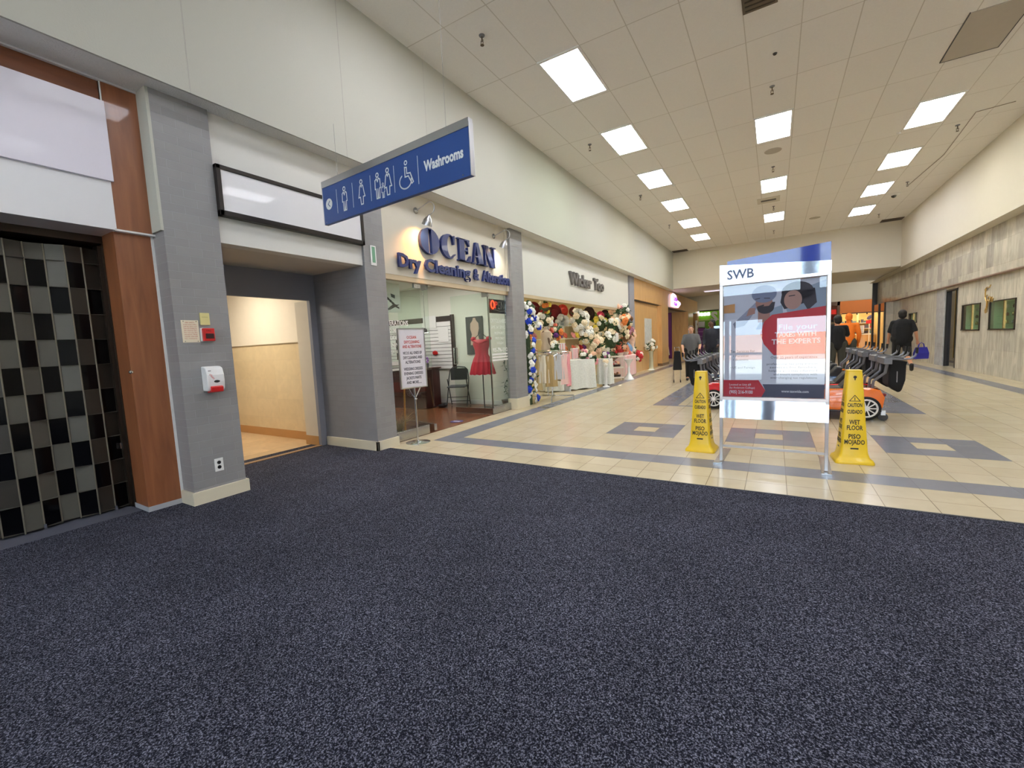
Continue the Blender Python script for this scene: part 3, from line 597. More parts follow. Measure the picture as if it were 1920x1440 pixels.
# dress on a stand
def remesh(o, v=.02, it=4):
    r = o.modifiers.new('remesh', 'REMESH'); r.mode = 'VOXEL'; r.voxel_size = v; r.use_smooth_shade = True
    s = o.modifiers.new('smooth', 'SMOOTH'); s.iterations = it; s.factor = .5; return o
dp = thing('dress_form', 'red sleeveless dress on a slim steel stand inside the window', 'dress form', (-5.24, 7.42, 0), math.radians(15))
MB().tube([(0, 0, 0.01), (0, 0, 1.62)], .012, 8).lathe([(0, 0), (.15, 0), (.15, .012), (0, .014)], n=24).build('stand', DGREY, dp, True)
MB().tube([(-.16, 0, 1.46), (-.05, 0, 1.55), (0, 0, 1.58), (.05, 0, 1.55), (.16, 0, 1.46)], .008, 6).build('hanger', BLACK, dp)
rings = []
for z, rx, ry in ((.72, .275, .20), (.74, .275, .20), (.9, .235, .17), (1.05, .18, .135), (1.14, .14, .11), (1.22, .145, .11), (1.34, .185, .12), (1.42, .18, .10), (1.45, .16, .08)):
    rings.append([(rx*(1+(.05 if z < 1.1 else 0)*math.cos(14*a))*math.cos(a), ry*(1+(.05 if z < 1.1 else 0)*math.cos(14*a))*math.sin(a), z+(.008*math.cos(14*a) if z < .73 else 0)) for a in [2*math.pi*q/84 for q in range(84)]])
MB().loft(rings, cap=False).ell((-.17, 0, 1.46), .06, .06, .05).ell((.17, 0, 1.46), .06, .06, .05).build('dress', mat('crimson_satin', (186, 28, 52), .5, var=.06, vscale=20), dp, True)
MB().tube([(-.2, -.01, 1.44), (-.1, -.09, 1.40), (0, -.11, 1.36), (.1, -.09, 1.40), (.2, -.01, 1.44)], .02, 8).build('neckline', mat('crimson_satin', (186, 28, 52)), dp, True)
# framed mannequin picture on side wall (faces -Y)
fp = thing('framed_picture', 'tall dark picture of a beige dress form on the shop wall', 'picture', (-5.72, 7.885, 1.55))
MB().box(-.24, .22, -.012, 0, -.42, .42).build('canvas', mat('charcoal_canvas', (66, 70, 68), .7, var=.15, vscale=6), fp)
bust = [(-.05, .30), (-.11, .24), (-.12, .12), (-.08, .0), (-.12, -.15), (-.125, -.24), (.125, -.24), (.12, -.15), (.08, 0), (.12, .12), (.11, .24), (.05, .30), (.03, .36), (-.03, .36)]
MB().prism([(x, -.0135, z+.03) for x, z in bust], (0, -.002, 0)).build('painted_bust', mat('bust_beige', (196, 172, 154), .7), fp); MB().box(-.008, .008, -.0155, -.013, -.36, -.20).build('painted_stand', mat('bust_beige', (196, 172, 154)), fp)
# slatwall with accessories
sw = thing('slatwall_display', 'white slatwall board with dark edge and hanging accessories behind the counter', 'display board', (-7.75, 7.88, .82))
MB().box(-1.45, 1.40, -.03, 0, 0, 1.1).build('board', WHITE, sw); 
gm = MB()
for k in range(1, 13): gm.box(-1.45, 1.38, -.034, -.03, k*.082, k*.082+.008)
gm.build('slat_groove', BLACK, sw); MB().box(1.38, 1.46, -.05, 0, 0, 1.24).box(-1.45, .55, -.04, 0, 1.1, 1.22).box(.95, 1.40, -.04, 0, 1.1, 1.22).build('edge_board', DKBRN, sw)
MB().box(.55, .95, -.045, -.035, .96, 1.25).build('paper_sheet', WHITE, sw); MB().box(1.0, 1.3, -.045, -.04, .62, .98).build('paper_sheet', WHITE, sw)
for k in range(9):
    x = .1+random.random()*.8; z = .35+random.random()*.6; c = [BLACK, RED, DKBRN, BLACK][k % 4]
    MB().ell((x, -.06, z), .05+random.random()*.04, .02, .04+random.random()*.05, 8, 6).build('hanging_accessory', c, sw, True)
# counter
ct = thing('shop_counter', 'dark mahogany service counter inside the dry cleaner', 'counter', (-7.2, 6.95, 0))
MAH = wood_mat('mahogany', (52, 18, 16), (70, 26, 22), order='XZY')
MB().box(-1.3, .75, 0, .5, .02, .86).build('body', MAH, ct, bevel=.004); MB().box(-1.33, .78, -.03, .53, .86, .89).build('countertop', MAH, ct, bevel=.004)
pb = thing('side_counter', 'long dark counter run along the left side behind the glass', 'counter', (-6.3, 4.35, 0))
MB().box(-1.6, .55, 0, .5, .02, .92).build('body', MAH, pb, bevel=.004); MB().box(-1.62, .57, -.02, .52, .92, .95).build('countertop', WHITE, pb)
for k, (x, c) in enumerate(((-6.72, (230, 120, 170)), (-6.54, (160, 110, 200)), (-6.90, (220, 220, 120)))):
    v = thing('toy_flower', ['pink', 'violet', 'yellow'][k]+' paper flower on the mahogany counter', 'ornament', (x, 7.15, .89))
    MB().lathe([(0, 0), (.04, 0), (.05, .1), (.045, .1), (0, .01)], n=14).build('cup', [RED, DGREY, WHITE][k], v, True)
    fm = MB()
    for q in range(6): a = q*math.pi/3; fm.ell((.045*math.cos(a), 0, .17+.045*math.sin(a)), .03, .012, .03, 8, 5)
    fm.build('blossom', mat('petal%d' % k, c, .6), v, True)
# hanging garments inside (clothes at left of the counter)
for k in range(7):
    x = -7.0-.09*k; c = [(86, 60, 60), (196, 120, 100), (60, 60, 70), (170, 90, 90), (44, 42, 50), (110, 100, 104), (30, 30, 34)][k]
    g = thing('hanging_garment', ['brown', 'coral', 'slate', 'rose', 'black', 'taupe', 'charcoal'][k]+' bagged garment on the rail behind the glass', 'garment', (x, 7.35, 1.30), .3, 'bagged garments on the rail')
    rr = [[(.02*math.cos(a)*(1+.3*math.sin(3*a)), w*math.sin(a), z) for a in [2*math.pi*q/16 for q in range(16)]] for z, w in ((-.22, .14), (.0, .15), (.22, .15), (.30, .05))]
    MB().loft(rr).build('garment_bag', mat('garment%d' % k, c, .35), g, True); MB().tube([(0, 0, .3), (0, 0, .36)], .004, 5).build('hook', STEEL, g)
rl = thing('garment_rail', 'steel garment rail hanging over the mahogany counter', 'rail', (-7.2, 7.35, 1.66)); MB().tube([(-.8, 0, 0), (.6, 0, 0)], .012, 8).tube([(-.7, 0, 0), (-.7, 0, 1.09)], .006, 6).tube([(.5, 0, 0), (.5, 0, 1.09)], .006, 6).build('rod', STEEL, rl)
# window poster (black/white photo) behind left glass
wp = thing('window_poster', 'black and white tailoring photo poster high behind the left glass', 'poster', (-4.68, 4.22, 1.85))
MB().box(-.004, 0, 0, .42, 0, .42).build('sheet', mat('poster_grey', (206, 208, 200), .6, var=.1, vscale=5), wp)
pm = MB()
for k in range(7): pm.quad((.001, .05+k*.04, .30-.03*k), (.001, .12+k*.045, .26-.03*k), (.001, .12+k*.045, .235-.03*k), (.001, .05+k*.04, .27-.03*k))
pm.poly([(.001, 0, .42), (.001, .16, .40), (.001, .10, .2), (.001, .14, .03), (.001, 0, .0)]).poly([(.001, .12, .02), (.001, .26, .11), (.001, .40, .12), (.001, .36, .10), (.001, .22, .04)]).quad((.001, .24, .27), (.001, .32, .25), (.001, .32, .20), (.001, .25, .22))
pm.build('photo_shapes', mat('photo_dark', (58, 60, 56), .6), wp)
# folding chair
fc = thing('folding_chair', 'grey metal folding chair against the dry cleaner wall', 'chair', (-5.98, 7.5, 0), math.radians(25))
GC = mat('chair_grey', (62, 66, 66), .4, .3)
for s in (-1, 1):
    MB().tube([(s*.215, .20, .02), (s*.21, .0, .42), (s*.21, -.12+.02, .62)], .011, 8).build('leg', GC, fc, True)
    MB().tube([(s*.225, -.22, .02), (s*.225, .02, .44), (s*.225, .10, .62), (s*.20, .14, .80), (s*.14, .15, .86), (0, .155, .875)], .012, 8).build('leg', GC, fc, True)
MB().prism([(-.20, -.22, .435), (.20, -.22, .435), (.205, .12, .44), (.16, .17, .44), (-.16, .17, .44), (-.205, .12, .44)], (0, 0, .03)).build('seat', mat('chair_seat', (76, 78, 80), .6), fc, bevel=.01)
MB().loft([[(x, .13-.05*(1-(x/.2)**2)*0+.02*abs(x), z) for x in (-.19, -.1, 0, .1, .19)]+[(x, .15+.02*abs(x), z) for x in (.19, .1, 0, -.1, -.19)] for z in (.58, .70, .80, .84)]).build('backrest', GC, fc, True)
MB().tube([(-.215, .16, .10), (.215, .16, .10)], .008, 6).tube([(-.215, -.10, .22), (.215, -.10, .22)], .008, 6).build('stretcher', GC, fc)
sh = tag(remesh(MB().ell((-6.22, 7.22, .045), .13, .05, .04).ell((-6.14, 7.22, .07), .06, .045, .05).build('shoe', mat('shoe_black', (30, 30, 34), .5), None, True), .012, 2), 'dark sneaker with pale sole on the shop floor', 'shoe')
# potted climber
pp = thing('potted_vine', 'climbing vine in a black pot behind the window beside the middle pillar', 'potted plant', (-4.86, 7.72, 0))
MB().lathe([(0, 0), (.085, 0), (.11, .13), (.12, .135), (.12, .15), (.10, .15), (.0, .12)], n=20).build('pot', BLACK, pp, True)
stem = [(0, 0, .12)]+[(.03*math.sin(k*1.1), .04*math.cos(k*.8)+.02*k/8, .12+k*.075) for k in range(1, 15)]
MB().tube(stem, .005, 6).build('stem', LEAF, pp)
lm = MB()
for k in range(46):
    q = Vector(stem[1+k % 14]); a = random.random()*6.28; s = .03+.02*random.random(); c = q+Vector((math.cos(a)*.05, math.sin(a)*.07, random.uniform(-.03, .03)))
    u = Vector((math.cos(a), math.sin(a), -.3)).normalized(); w = Vector((-math.sin(a), math.cos(a), .2))
    lm.poly([c-u*s, c+w*s*.6-u*.3*s, c+u*s, c-w*s*.6-u*.3*s])
lm.build('leaves', LEAF, pp)
dpn = thing('dried_grass_pot', 'clump of dried pale grass behind the left glass panel', 'plant', (-4.85, 4.62, 0))
lm = MB()
for k in range(70):
    a = random.random()*6.28; r = .06+random.random()*.12; lm.tube([(0, 0, .02), (r*.5*math.cos(a), r*.5*math.sin(a), .18+random.random()*.1), (r*math.cos(a)*1.3, r*math.sin(a)*1.3, .20+random.random()*.18)], [.003, .002, .001], 4)
lm.build('grass_blades', mat('dry_grass', (150, 140, 104), .8), dpn); MB().lathe([(0, 0), (.08, 0), (.09, .08), (0, .08)], n=14).build('pot', DKBRN, dpn, True)
tag(MB().tube([(-5.05, 4.92, 0), (-5.08, 5.0, .82)], .014, 8).build('wooden_pole', mat('pole_wood', (186, 130, 60), .5)), 'slim yellow wooden pole leaning behind the glass', 'pole')
fsx = thing('floor_sticker', 'small blue and white sticker on the shop threshold floor', 'floor sticker', (-4.80, 5.92, .005)); MB().lathe([(.0, 0), (.12, 0), (.12, .0015), (0, .0015)], n=28).build('disc', mat('sticker_blue', (50, 40, 110), .4), fsx)
MB().box(-.07, .07, -.02, .02, .0016, .003).build('white_mark', WHITE, fsx)

#PART2
# ================================================================== RIGHT SIDE AND FAR END
XR, XM, XB = 4.15, 4.45, 4.55
struct('wall_right_upper', MB().box(XR, XR+.02, YB, 22.5, ZS, ZC), WALLC)
struct('ceiling_soffit_right', MB().box(XR+.02, 4.7, YB, 29.2, ZS, ZS+.02), WALLC)
struct('wall_right_marble_band', MB().box(XM, 4.75, YB, 29.0, 2.45, ZS), MARB)
struct('trim_marble_edge', MB().box(XM-.01, 4.7, YB, 29.0, 2.42, 2.45), mat('rose_brown_edge', (128, 100, 86), .4))
lo = MB(); cuts = [(16.0, 17.25, 1.13, 1.80), (14.05, 15.4, 1.14, 1.80), (17.68, 18.68, 0, 2.35), (21.9, 23.0, 1.43, 1.78)]
yy = YB
for a, b, z0, z1 in sorted(cuts):
    lo.box(XB, 4.62, yy, a, 0, 2.42)
    if z0 > 0: lo.box(XB, 4.62, a, b, 0, z0)
    lo.box(XB, 4.62, a, b, z1, 2.42); yy = b
lo.box(XB, 4.62, yy, 25.9, 0, 2.42)
struct('wall_right_marble', lo, MARB2)
struct('wall_right_pillar_slab', MB().box(XB-.03, XB, 18.72, 19.5, 0, 2.42), MARBG)
dd = MB().box(4.60, 4.64, 17.72, 18.64, .02, 2.33)
o = struct('door_1', dd, mat('black_door_panel', (26, 28, 36), .08, coat=1, var=.3, vscale=2))
struct('trim_door_frame', MB().box(XB-.01, 4.64, 17.68, 17.74, 0, 2.35).box(XB-.01, 4.64, 18.62, 18.68, 0, 2.35).box(XB-.01, 4.64, 17.68, 18.68, 2.30, 2.35), BLACK)
struct('trim_door_brass', MB().box(XB-.015, XB+.02, 17.80, 17.85, .3, 2.28), GOLD)
def kiosk(y0, y1, z0, z1, label, shelves=3):
    t = thing('showcase_window', label, 'display window', (XB, y0, z0)); w, h = y1-y0, z1-z0
    MB().box(.5, .52, 0, w, 0, h).box(0, .5, -.02, 0, 0, h).box(0, .5, w, w+.02, 0, h).box(0, .5, 0, w, -.02, 0).box(0, .5, 0, w, h, h+.02).build('case', mat('case_green', (216, 230, 206), .5), t)
    MB().box(.0, .006, 0, w, 0, h).build('glass', GLASSG, t)
    MB().box(-.02, .01, -.02, .012, -.02, h+.02).box(-.02, .01, w-.012, w+.02, -.02, h+.02).box(-.03, .01, -.02, w+.02, -.025, .005).box(-.02, .01, -.02, w+.02, h-.005, h+.02).build('frame', BROWNM, t)
    MB().box(-.02, .01, w*.38, w*.42, 0, h).build('brass_mullion', GOLD, t)
    for k in range(shelves):
        z = h*(k+.6)/(shelves+.6); MB().box(.1, .45, .03, w-.03, z, z+.008).build('shelf', GLASSG, t)
        for q in range(4): MB().lathe([(0, 0), (.03, 0), (.035, .05), (.012, .09), (0, .09)], (.25, .15+q*(w-.3)/3, z+.008), 10).build('display_item', [DKBRN, WHITE, GREYM, GOLD][(q+k) % 4], t, True)
    return t
kiosk(16.0, 17.25, 1.13, 1.80, 'small green glass showcase window between the black door and the gold script sign')
kiosk(14.05, 15.4, 1.14, 1.80, 'large green glass showcase window beneath the gold script sign')
kiosk(21.9, 23.0, 1.43, 1.78, 'distant small showcase window behind the walking man', 1)
sc = thing('script_sign', 'gold script letters on the marble above the large showcase window', 'sign', (XB-.004, 15.62, 1.62))
cu1 = [(.02*math.sin(q*.5), -.02-.04*q/14*0+.10*math.sin(q*.45)*.6, .55-.040*q) for q in range(15)]
MB().tube([(-.02, p[1], p[2]) for p in cu1], .014, 6).tube([(-.02, .08, .50), (-.02, -.05, .56), (-.02, -.20, .54), (-.02, -.26, .60)], .012, 6).tube([(-.02, .06, .34), (-.02, -.10, .36)], .012, 6).build('letter_f', GOLD, sc, True)
MB().tube([(-.02, -.22+.07*math.cos(a), .26+.06*math.sin(a)) for a in [math.radians(d) for d in range(30, 400, 20)]]+[(-.02, -.15, .28), (-.02, -.14, .10), (-.02, -.10, -.06), (-.02, -.02, -.08), (-.02, .0, .0), (-.02, -.08, .06)], .012, 6).build('letter_g', GOLD, sc, True)
MB().tube([(-.02, -.34, .30), (-.02, -.32, .18), (-.02, -.38, .30), (-.02, -.40, .18), (-.02, -.46, .26)], .010, 6).build('letter_tail', GOLD, sc, True)
# far end of the marble wall: dark shopfront
struct('window_1', MB().box(4.3, 4.34, 25.9, 28.8, 0, 2.42), mat('dark_glazing', (36, 30, 34), .06, var=.4, vscale=1.5, coat=1))
struct('trim_dark_shopfront', MB().box(4.26, 4.36, 25.85, 25.95, 0, 2.42).box(4.26, 4.36, 27.2, 27.3, 0, 2.42).box(4.26, 4.62, 28.8, 28.95, 0, 3.55), BLACK)
struct('wall_right_return', MB().box(4.3, 4.62, 25.80, 25.9, 0, 2.42), MARB2)
# header and low ceiling
struct('wall_far_header', MB().box(-4.6, 4.6, 22.5, 22.7, 3.64, ZC), WALLC)
struct('ceiling_low', MB().box(-4.7, 4.7, 22.5, 28.0, 3.63, 3.639), WALLC)
struct('ceiling_far', MB().box(-9, 9, 28.0, 32.3, 4.4, 4.5).box(-9, 9, 27.95, 28.0, 3.63, 4.5), WALLC)
struct('wall_far_bulkhead', MB().box(-9, 9, 32.0, 32.2, 2.9, 4.4), WALLC)
struct('wall_far_right', MB().box(5.4, 5.5, 28.9, 36, 0, 4.5), WALLC)
struct('wall_far_left', MB().box(-9.1, -9, 22, 36, 0, 4.5), WALLC)
for k, (x, y) in enumerate(((-2.5, 30), (0, 30), (2.6, 30), (4.3, 30.5))):
    panel_light(x, y, 4.38, 1.6, .5, 7, 'cove light over the far crossing, ' + ['above the green store', 'above the middle of the crossing', 'above the brown doorway', 'above the orange store'][k])
panel_light(-2.6, 25.2, 3.62, 1.2, .5, 1.6, 'glowing panel for the lilac glare reflected on the low ceiling beside the oak store', (236, 222, 250));  # no lamp here: the ceiling's lilac reflection drawn as a glowing panel
# orange store
struct('wall_orange_fascia', MB().box(3.25, 5.4, 31.9, 32.1, 2.20, 2.9), ORW)
struct('wall_orange_side', MB().box(3.25, 3.35, 32.1, 36, 0, 2.9).box(3.25, 5.4, 35.9, 36, 0, 2.9), mat('warm_wall', (238, 206, 140), .6))
struct('floor_orange_store', MB().box(3.3, 5.4, 32, 35.9, -.02, .012), mat('pale_store_floor', (240, 232, 214), .3))
struct('ceiling_orange_store', MB().box(3.25, 5.4, 32.1, 36, 2.85, 2.9), WALLC)
panel_light(4.3, 33.6, 2.84, 1.6, 2.4, 9, 'ceiling light inside the far orange store', (255, 236, 200))
struct('trim_store_rail', MB().box(3.35, 5.35, 31.95, 32.0, 2.15, 2.2), DKBRN)
for k in range(4):
    s_ = thing('spotlight', 'dark track spotlight under the orange fascia', 'spotlight', (3.6+k*.45, 31.97, 2.15), 0, 'spotlights under the orange fascia'); MB().lathe([(0, 0), (.03, 0), (.03, -.08), (0, -.08)]).build('lamp_head', BLACK, s_)
struct('wall_store_pillar', MB().box(4.25, 4.33, 33.5, 33.6, 0, 2.85), mat('warm_pillar', (244, 226, 170), .5))
sh_ = thing('store_shelving', 'pale wooden shelving along the back of the orange store', 'shelving', (3.4, 35.2, 0))
for k, z in enumerate((.9, 1.25, 1.6)): MB().box(0, 1.95, 0, .5, z, z+.03).build('shelf', WHITE, sh_)
MB().box(0, 1.95, .48, .52, 0, 2.0).build('back_panel', mat('warm_wall', (238, 206, 140)), sh_); MB().box(0, 1.95, .02, .5, 0, .82).build('cabinet', OAK, sh_)
cols = [(70, 72, 90), (110, 110, 120), (60, 50, 60), (180, 60, 60), (90, 120, 130), (200, 200, 196)]
cn = ['slate', 'grey', 'plum', 'red', 'teal', 'white']
for k, z in enumerate((.93, 1.28, 1.63)):
    for q in range(9):
        c = (q*2+k*3+(q*k)) % 6; w = .06+.05*((q*7+k*5) % 4)/3
        bx = tag(MB().box(-w, w, -.1, .1, 0, .13+.08*((q+k) % 3)/2).build('boxed_ware', mat('ware%d' % c, cols[c], .5), None, loc=(3.52+q*.205, 35.36, z)), cn[c]+' boxed ware on the %s shelf of the orange store' % ['lowest', 'middle', 'top'][k], 'box', 'boxed wares on the orange store shelves')
oc = thing('store_counter', 'long oak counter with a white top in the orange store', 'counter', (3.45, 33.9, 0)); MB().box(0, 1.9, 0, .5, 0, .88).build('body', OAK, oc); MB().box(-.02, 1.92, -.03, .53, .88, .95).build('countertop', WHITE, oc)
for k, x in enumerate((3.75, 4.5)):
    q = thing('price_sign', ['white menu sheet stand left on the oak counter', 'grey price sign stand on the oak counter beside the pillar'][k], 'sign', (x, 33.8, .95)); MB().box(-.14, .14, -.01, .01, .05, .5).build('sheet', [WHITE, mat('pale_blue_sheet', (200, 206, 220), .5)][k], q); MB().box(-.1, .1, -.05, .05, 0, .05).build('base', GREYM, q)
    lm = MB()
    for r in range(5): lm.box(-.11, .11-.03*(r % 2), -.012, -.0105, .12+r*.075, .135+r*.075)
    lm.build('printed_lines', DGREY, q)
q = thing('sale_sign', 'small red and blue sign on a pole in the orange store', 'sign', (4.85, 33.6, 0)); MB().box(-.02, .02, -.01, .01, 0, 1.7).build('pole', WHITE, q); MB().box(-.16, .16, -.02, 0, 1.55, 1.75).build('red_panel', RED, q); MB().ell((.02, 0, 1.92), .17, .02, .10, 12, 8, rot=Matrix.Rotation(-.7, 3, 'Y')).build('blue_oval', mat('oval_blue', (70, 70, 110), .5), q)
# brown doorway between
struct('wall_far_middle', MB().box(-3.2, 2.62, 32.0, 32.1, 0, 2.9).box(2.62, 3.25, 33.4, 33.5, 0, 2.9).box(2.62, 2.68, 32, 33.5, 0, 2.9), mat('beige_far_wall', (190, 178, 152), .7))
struct('trim_brown_doorway', MB().box(2.78, 2.84, 31.9, 32.05, 0, 2.7).box(3.12, 3.25, 31.9, 32.05, 0, 2.9).box(2.62, 3.25, 31.9, 32.05, 2.68, 2.9), mat('brown_frame', (110, 84, 68), .5))
q = thing('number_sign', 'black square sign with white numeral 3 by the far doorway', 'sign', (2.70, 31.85, 2.05)); MB().box(-.11, .11, 0, .04, -.14, .14).build('panel', BLACK, q); text('lettering', '3', .26, (0, -.003, -.09), XF, ZU, WHITE, q, align='CENTER', off=.01)
q = thing('red_sign', 'small red lit sign inside the brown doorway', 'sign', (3.0, 33.3, 2.35)); MB().box(-.2, .2, 0, .04, -.12, .15).build('panel', mat('lit_red', (230, 70, 60), .5, emit=(230, 60, 50), es=.7, var=0), q); MB().box(-.15, .15, 0, .03, -.5, -.2).build('lower_panel', mat('salmon', (214, 110, 90), .5), q)
rk = thing('magazine_rack', 'tall rack of small grey and white cards beyond the black shirted person', 'rack', (2.80, 33.05, 0)); MB().box(-.1, .35, .1, .14, 0, 1.9).build('back_panel', GREYM, rk)
for k in range(6): MB().box(-.08, .33, .02, .1, .2+k*.28, .34+k*.28).build('card_pocket', [WHITE, GREYM, PAPER][k % 3], rk)
# green store
struct('wall_green_store', MB().box(-9, -3.2, 32.0, 32.15, 0, 2.98), GRN)
struct('trim_green_ledge', MB().box(-6.5, -3.2, 31.8, 32.0, 2.28, 2.36), mat('pale_green_ledge', (186, 214, 120), .5))
q = thing('store_lettering', 'white lit letters along the green storefront', 'shop sign', (-4.75, 31.85, 2.62)); text('lettering', 'eless', .42, (0, 0, 0), XF, ZU, mat('lit_white', (250, 250, 250), .4, emit=(255, 255, 255), es=1.6, var=0), q, fit=1.05, off=.02, ext=.03)
q = thing('letter_logo', 'grey and white letter S emblem hanging on the green storefront', 'emblem', (-3.45, 31.7, 2.3)); text('lettering', 'S', .85, (0, 0, -.08), XF, ZU, mat('pale_grey_letter', (206, 206, 204), .5), q, align='CENTER', off=.04, ext=.05)
q = thing('display_screen', 'bright vertical advertising screen on the green wall', 'screen', (-3.72, 31.75, .80))
MB().box(-.02, .66, 0, .26, -.02, 1.10).build('housing', mat('dark_green_frame', (60, 90, 30), .5), q); MB().box(0, .64, -.005, 0, 0, 1.08).build('screen_face', mat('lit_screen', (210, 232, 255), .3, emit=(190, 225, 255), es=1.3, var=0), q)
text('lettering', 'public', .2, (.06, -.008, .42), XF, ZU, mat('screen_blue', (50, 60, 190), .5, emit=(50, 60, 190), es=.5, var=0), q, fit=.52, off=.008, ext=.001)
q = thing('purple_shelf_unit', 'purple shelf unit against the green storefront', 'shelving', (-4.9, 31.4, 0)); MB().box(0, .95, 0, .35, 0, 1.80).build('body', PURP, q)
for k in range(5): MB().box(.04, .91, -.02, 0, .25+k*.32, .30+k*.32).build('shelf_edge', mat('mauve', (150, 110, 160), .5), q)
tag(MB().box(-4.4, -4.02, 31.5, 31.8, 1.85, 2.22).build('hanging_banner', mat('silver_banner', (196, 200, 196), .4), bevel=.01), 'small pale grey banner above the purple shelf unit', 'banner')
# ================================================================== OAK STORE
struct('wall_left_pillar', MB().box(-5.0, -4.47, 15.72, 16.3, 0, ZS), GREYP)
struct('wall_oak_fascia', MB().box(-4.8, -4.5, 16.3, 31.9, 2.78, ZS), OAK)
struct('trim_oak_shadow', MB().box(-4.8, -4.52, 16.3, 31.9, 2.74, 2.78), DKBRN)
pw = at(1209, 650, X=-4.6); pw2 = at(1221, 598, X=-4.6)
struct('wall_oak_panel', MB().box(-4.75, -4.6, 16.3, 20.5, 0, 2.75), OAK)
struct('window_2', MB().box(-4.6, -4.585, pw.y, pw2.y, pw.z, pw2.z), mat('frosted_pattern', (200, 204, 202), .3, var=.35, vscale=9))
struct('wall_oak_column', MB().box(-4.9, -4.40, 20.5, 21.9, 0.12, 2.75).box(-5.3, -4.38, 27.4, 29.2, 0, 2.75).box(-5.0, -4.40, 31.2, 31.9, 0, 2.78), OAK)
struct('baseboard_oak_column', MB().box(-4.92, -4.38, 20.48, 21.92, 0, .12), mat('brown_base', (110, 84, 60), .4))
struct('wall_oak_inner', MB().box(-5.9, -5.2, 24.3, 24.45, .72, 2.35).box(-6.1, -5.95, 21.9, 24.45, 0, 2.6), OAK)
struct('wall_purple', MB().box(-5.8, -5.3, 27.3, 27.4, 0, 2.75), PURP)
struct('wall_oak_store_back', MB().box(-8.6, -5.8, 29.0, 29.1, 0, 2.9).box(-8.7, -8.6, 16.3, 31.9, 0, 2.9), mat('mint_wall', (214, 228, 216), .6))
struct('floor_oak_store', MB().box(-8.6, -4.5, 16.3, 31.9, -.02, .004), mat('pale_oak_floor', (206, 180, 136), .25))
struct('ceiling_oak_store', MB().box(-8.6, -4.7, 16.3, 31.9, 2.85, 2.9), mat('lilac_ceiling', (206, 196, 200), .7))
for k, (x, y) in enumerate(((-5.6, 23.0), (-5.6, 25.6), (-7, 27.5), (-6.2, 28.2))): panel_light(x, y, 2.84, .7, .4, 8, 'ceiling light in the oak fronted store, number '+['one from its door', 'two from its door', 'three from its door', 'four from its door'][k])
q = thing('lit_store_sign', 'purple and white glowing rounded sign on the oak fascia', 'shop sign', (-4.48, 23.6, 3.02))
MB().prism([(0, -.65, -.2), (0, .9, -.2), (0, 1.55, .0), (0, 1.45, .12), (0, .6, .2), (0, .3, .42), (0, -.35, .48), (0, -.65, .36)], (.10, 0, 0)).build('sign_body', mat('lit_white_sign', (250, 240, 255), .4, emit=(250, 225, 255), es=1.8, var=0), q, bevel=.03)
text('lettering', 'Little', .30, (.103, -.42, .12), YF, ZU, mat('lit_violet', (160, 60, 200), .4, emit=(160, 50, 220), es=1.2, var=0), q, fit=.95, off=.01, ext=.003); text('lettering', 'Kids', .24, (.103, -.36, -.12), YF, ZU, mat('lit_violet', (160, 60, 200)), q, fit=.8, off=.01, ext=.003)
q = thing('price_board', 'narrow white board with dark circles on the far oak column', 'board', (-4.5, 30.9, 1.2)); MB().box(0, .1, 0, .28, -.1, 1.1).build('board', WHITE, q)
for k in range(3): MB().box(.1, .11, .08, .2, .05+k*.36, .2+k*.36).build('dark_patch', BLACK, q)
for k, (x, y, c, nm) in enumerate(((-5.35, 25.2, BLACK, 'black'), (-5.45, 25.9, mat('mint_cloth', (190, 204, 190), .8), 'mint'), (-5.55, 26.6, WHITE, 'white'))):
    g = thing('display_dress', nm+' dress on a stand inside the oak fronted store', 'dress', (x, y, 0))
    MB().loft([[(r*math.cos(a)*(1+.08*math.cos(6*a)), r*math.sin(a), z) for a in [2*math.pi*w/24 for w in range(24)]] for z, r in ((.25, .25), (.7, .2), (1.0, .14), (1.25, .17), (1.4, .10))]).build('dress', c, g, True)
    MB().tube([(0, 0, 0), (0, 0, 1.5)], .015, 8).lathe([(0, 0), (.16, 0), (.16, .015), (0, .02)]).build('stand', STEEL, g, True)
q = thing('pale_bin', 'tall pale box inside the oak fronted store', 'box', (-5.5, 22.9, 0)); MB().box(-.2, .2, -.2, .2, .02, .72).build('body', mat('pale_wood', (226, 206, 170), .5), q, bevel=.01); MB().box(-.21, .21, -.21, .21, .72, .76).build('lid', OAK, q)
# ================================================================== GLASS ENTRANCE BEHIND THE CAMERA
eb = MB().box(-9, -5.0, YB-.2, YB, 0, ZC).box(4.5, 4.8, YB-.2, YB, 0, ZC).box(-5.0, 4.5, YB-.2, YB, 2.18, 3.05).box(-5.0, 4.5, YB-.2, YB, 4.95, ZC).box(-5.0, -4.4, YB-.2, YB, 0, ZC).box(-.35, .15, YB-.25, YB+.1, 3.0, ZC).box(-1.3, -1.0, YB-.2, YB, 0, 2.2).box(.55, 1.0, YB-.2, YB, 0, 2.2)
struct('wall_entrance', eb, mat('entrance_grey', (128, 130, 140), .6))
fr_ = MB()
for x in (-4.4, -3.45, -2.5, -2.3, -1.35, 1.0, 1.95, 2.9, 3.1, 4.1, 4.45): fr_.box(x-.065, x+.065, YB-.12, YB-.02, 0, 2.18)
fr_.box(-4.4, -1.3, YB-.12, YB-.02, 0, .12).box(1, 4.5, YB-.12, YB-.02, 0, .12).box(-4.4, -1.3, YB-.12, YB-.02, .98, 1.06).box(1, 4.5, YB-.12, YB-.02, .98, 1.06)
struct('door_2', fr_, mat('door_frame_grey', (110, 112, 118), .4, .5))
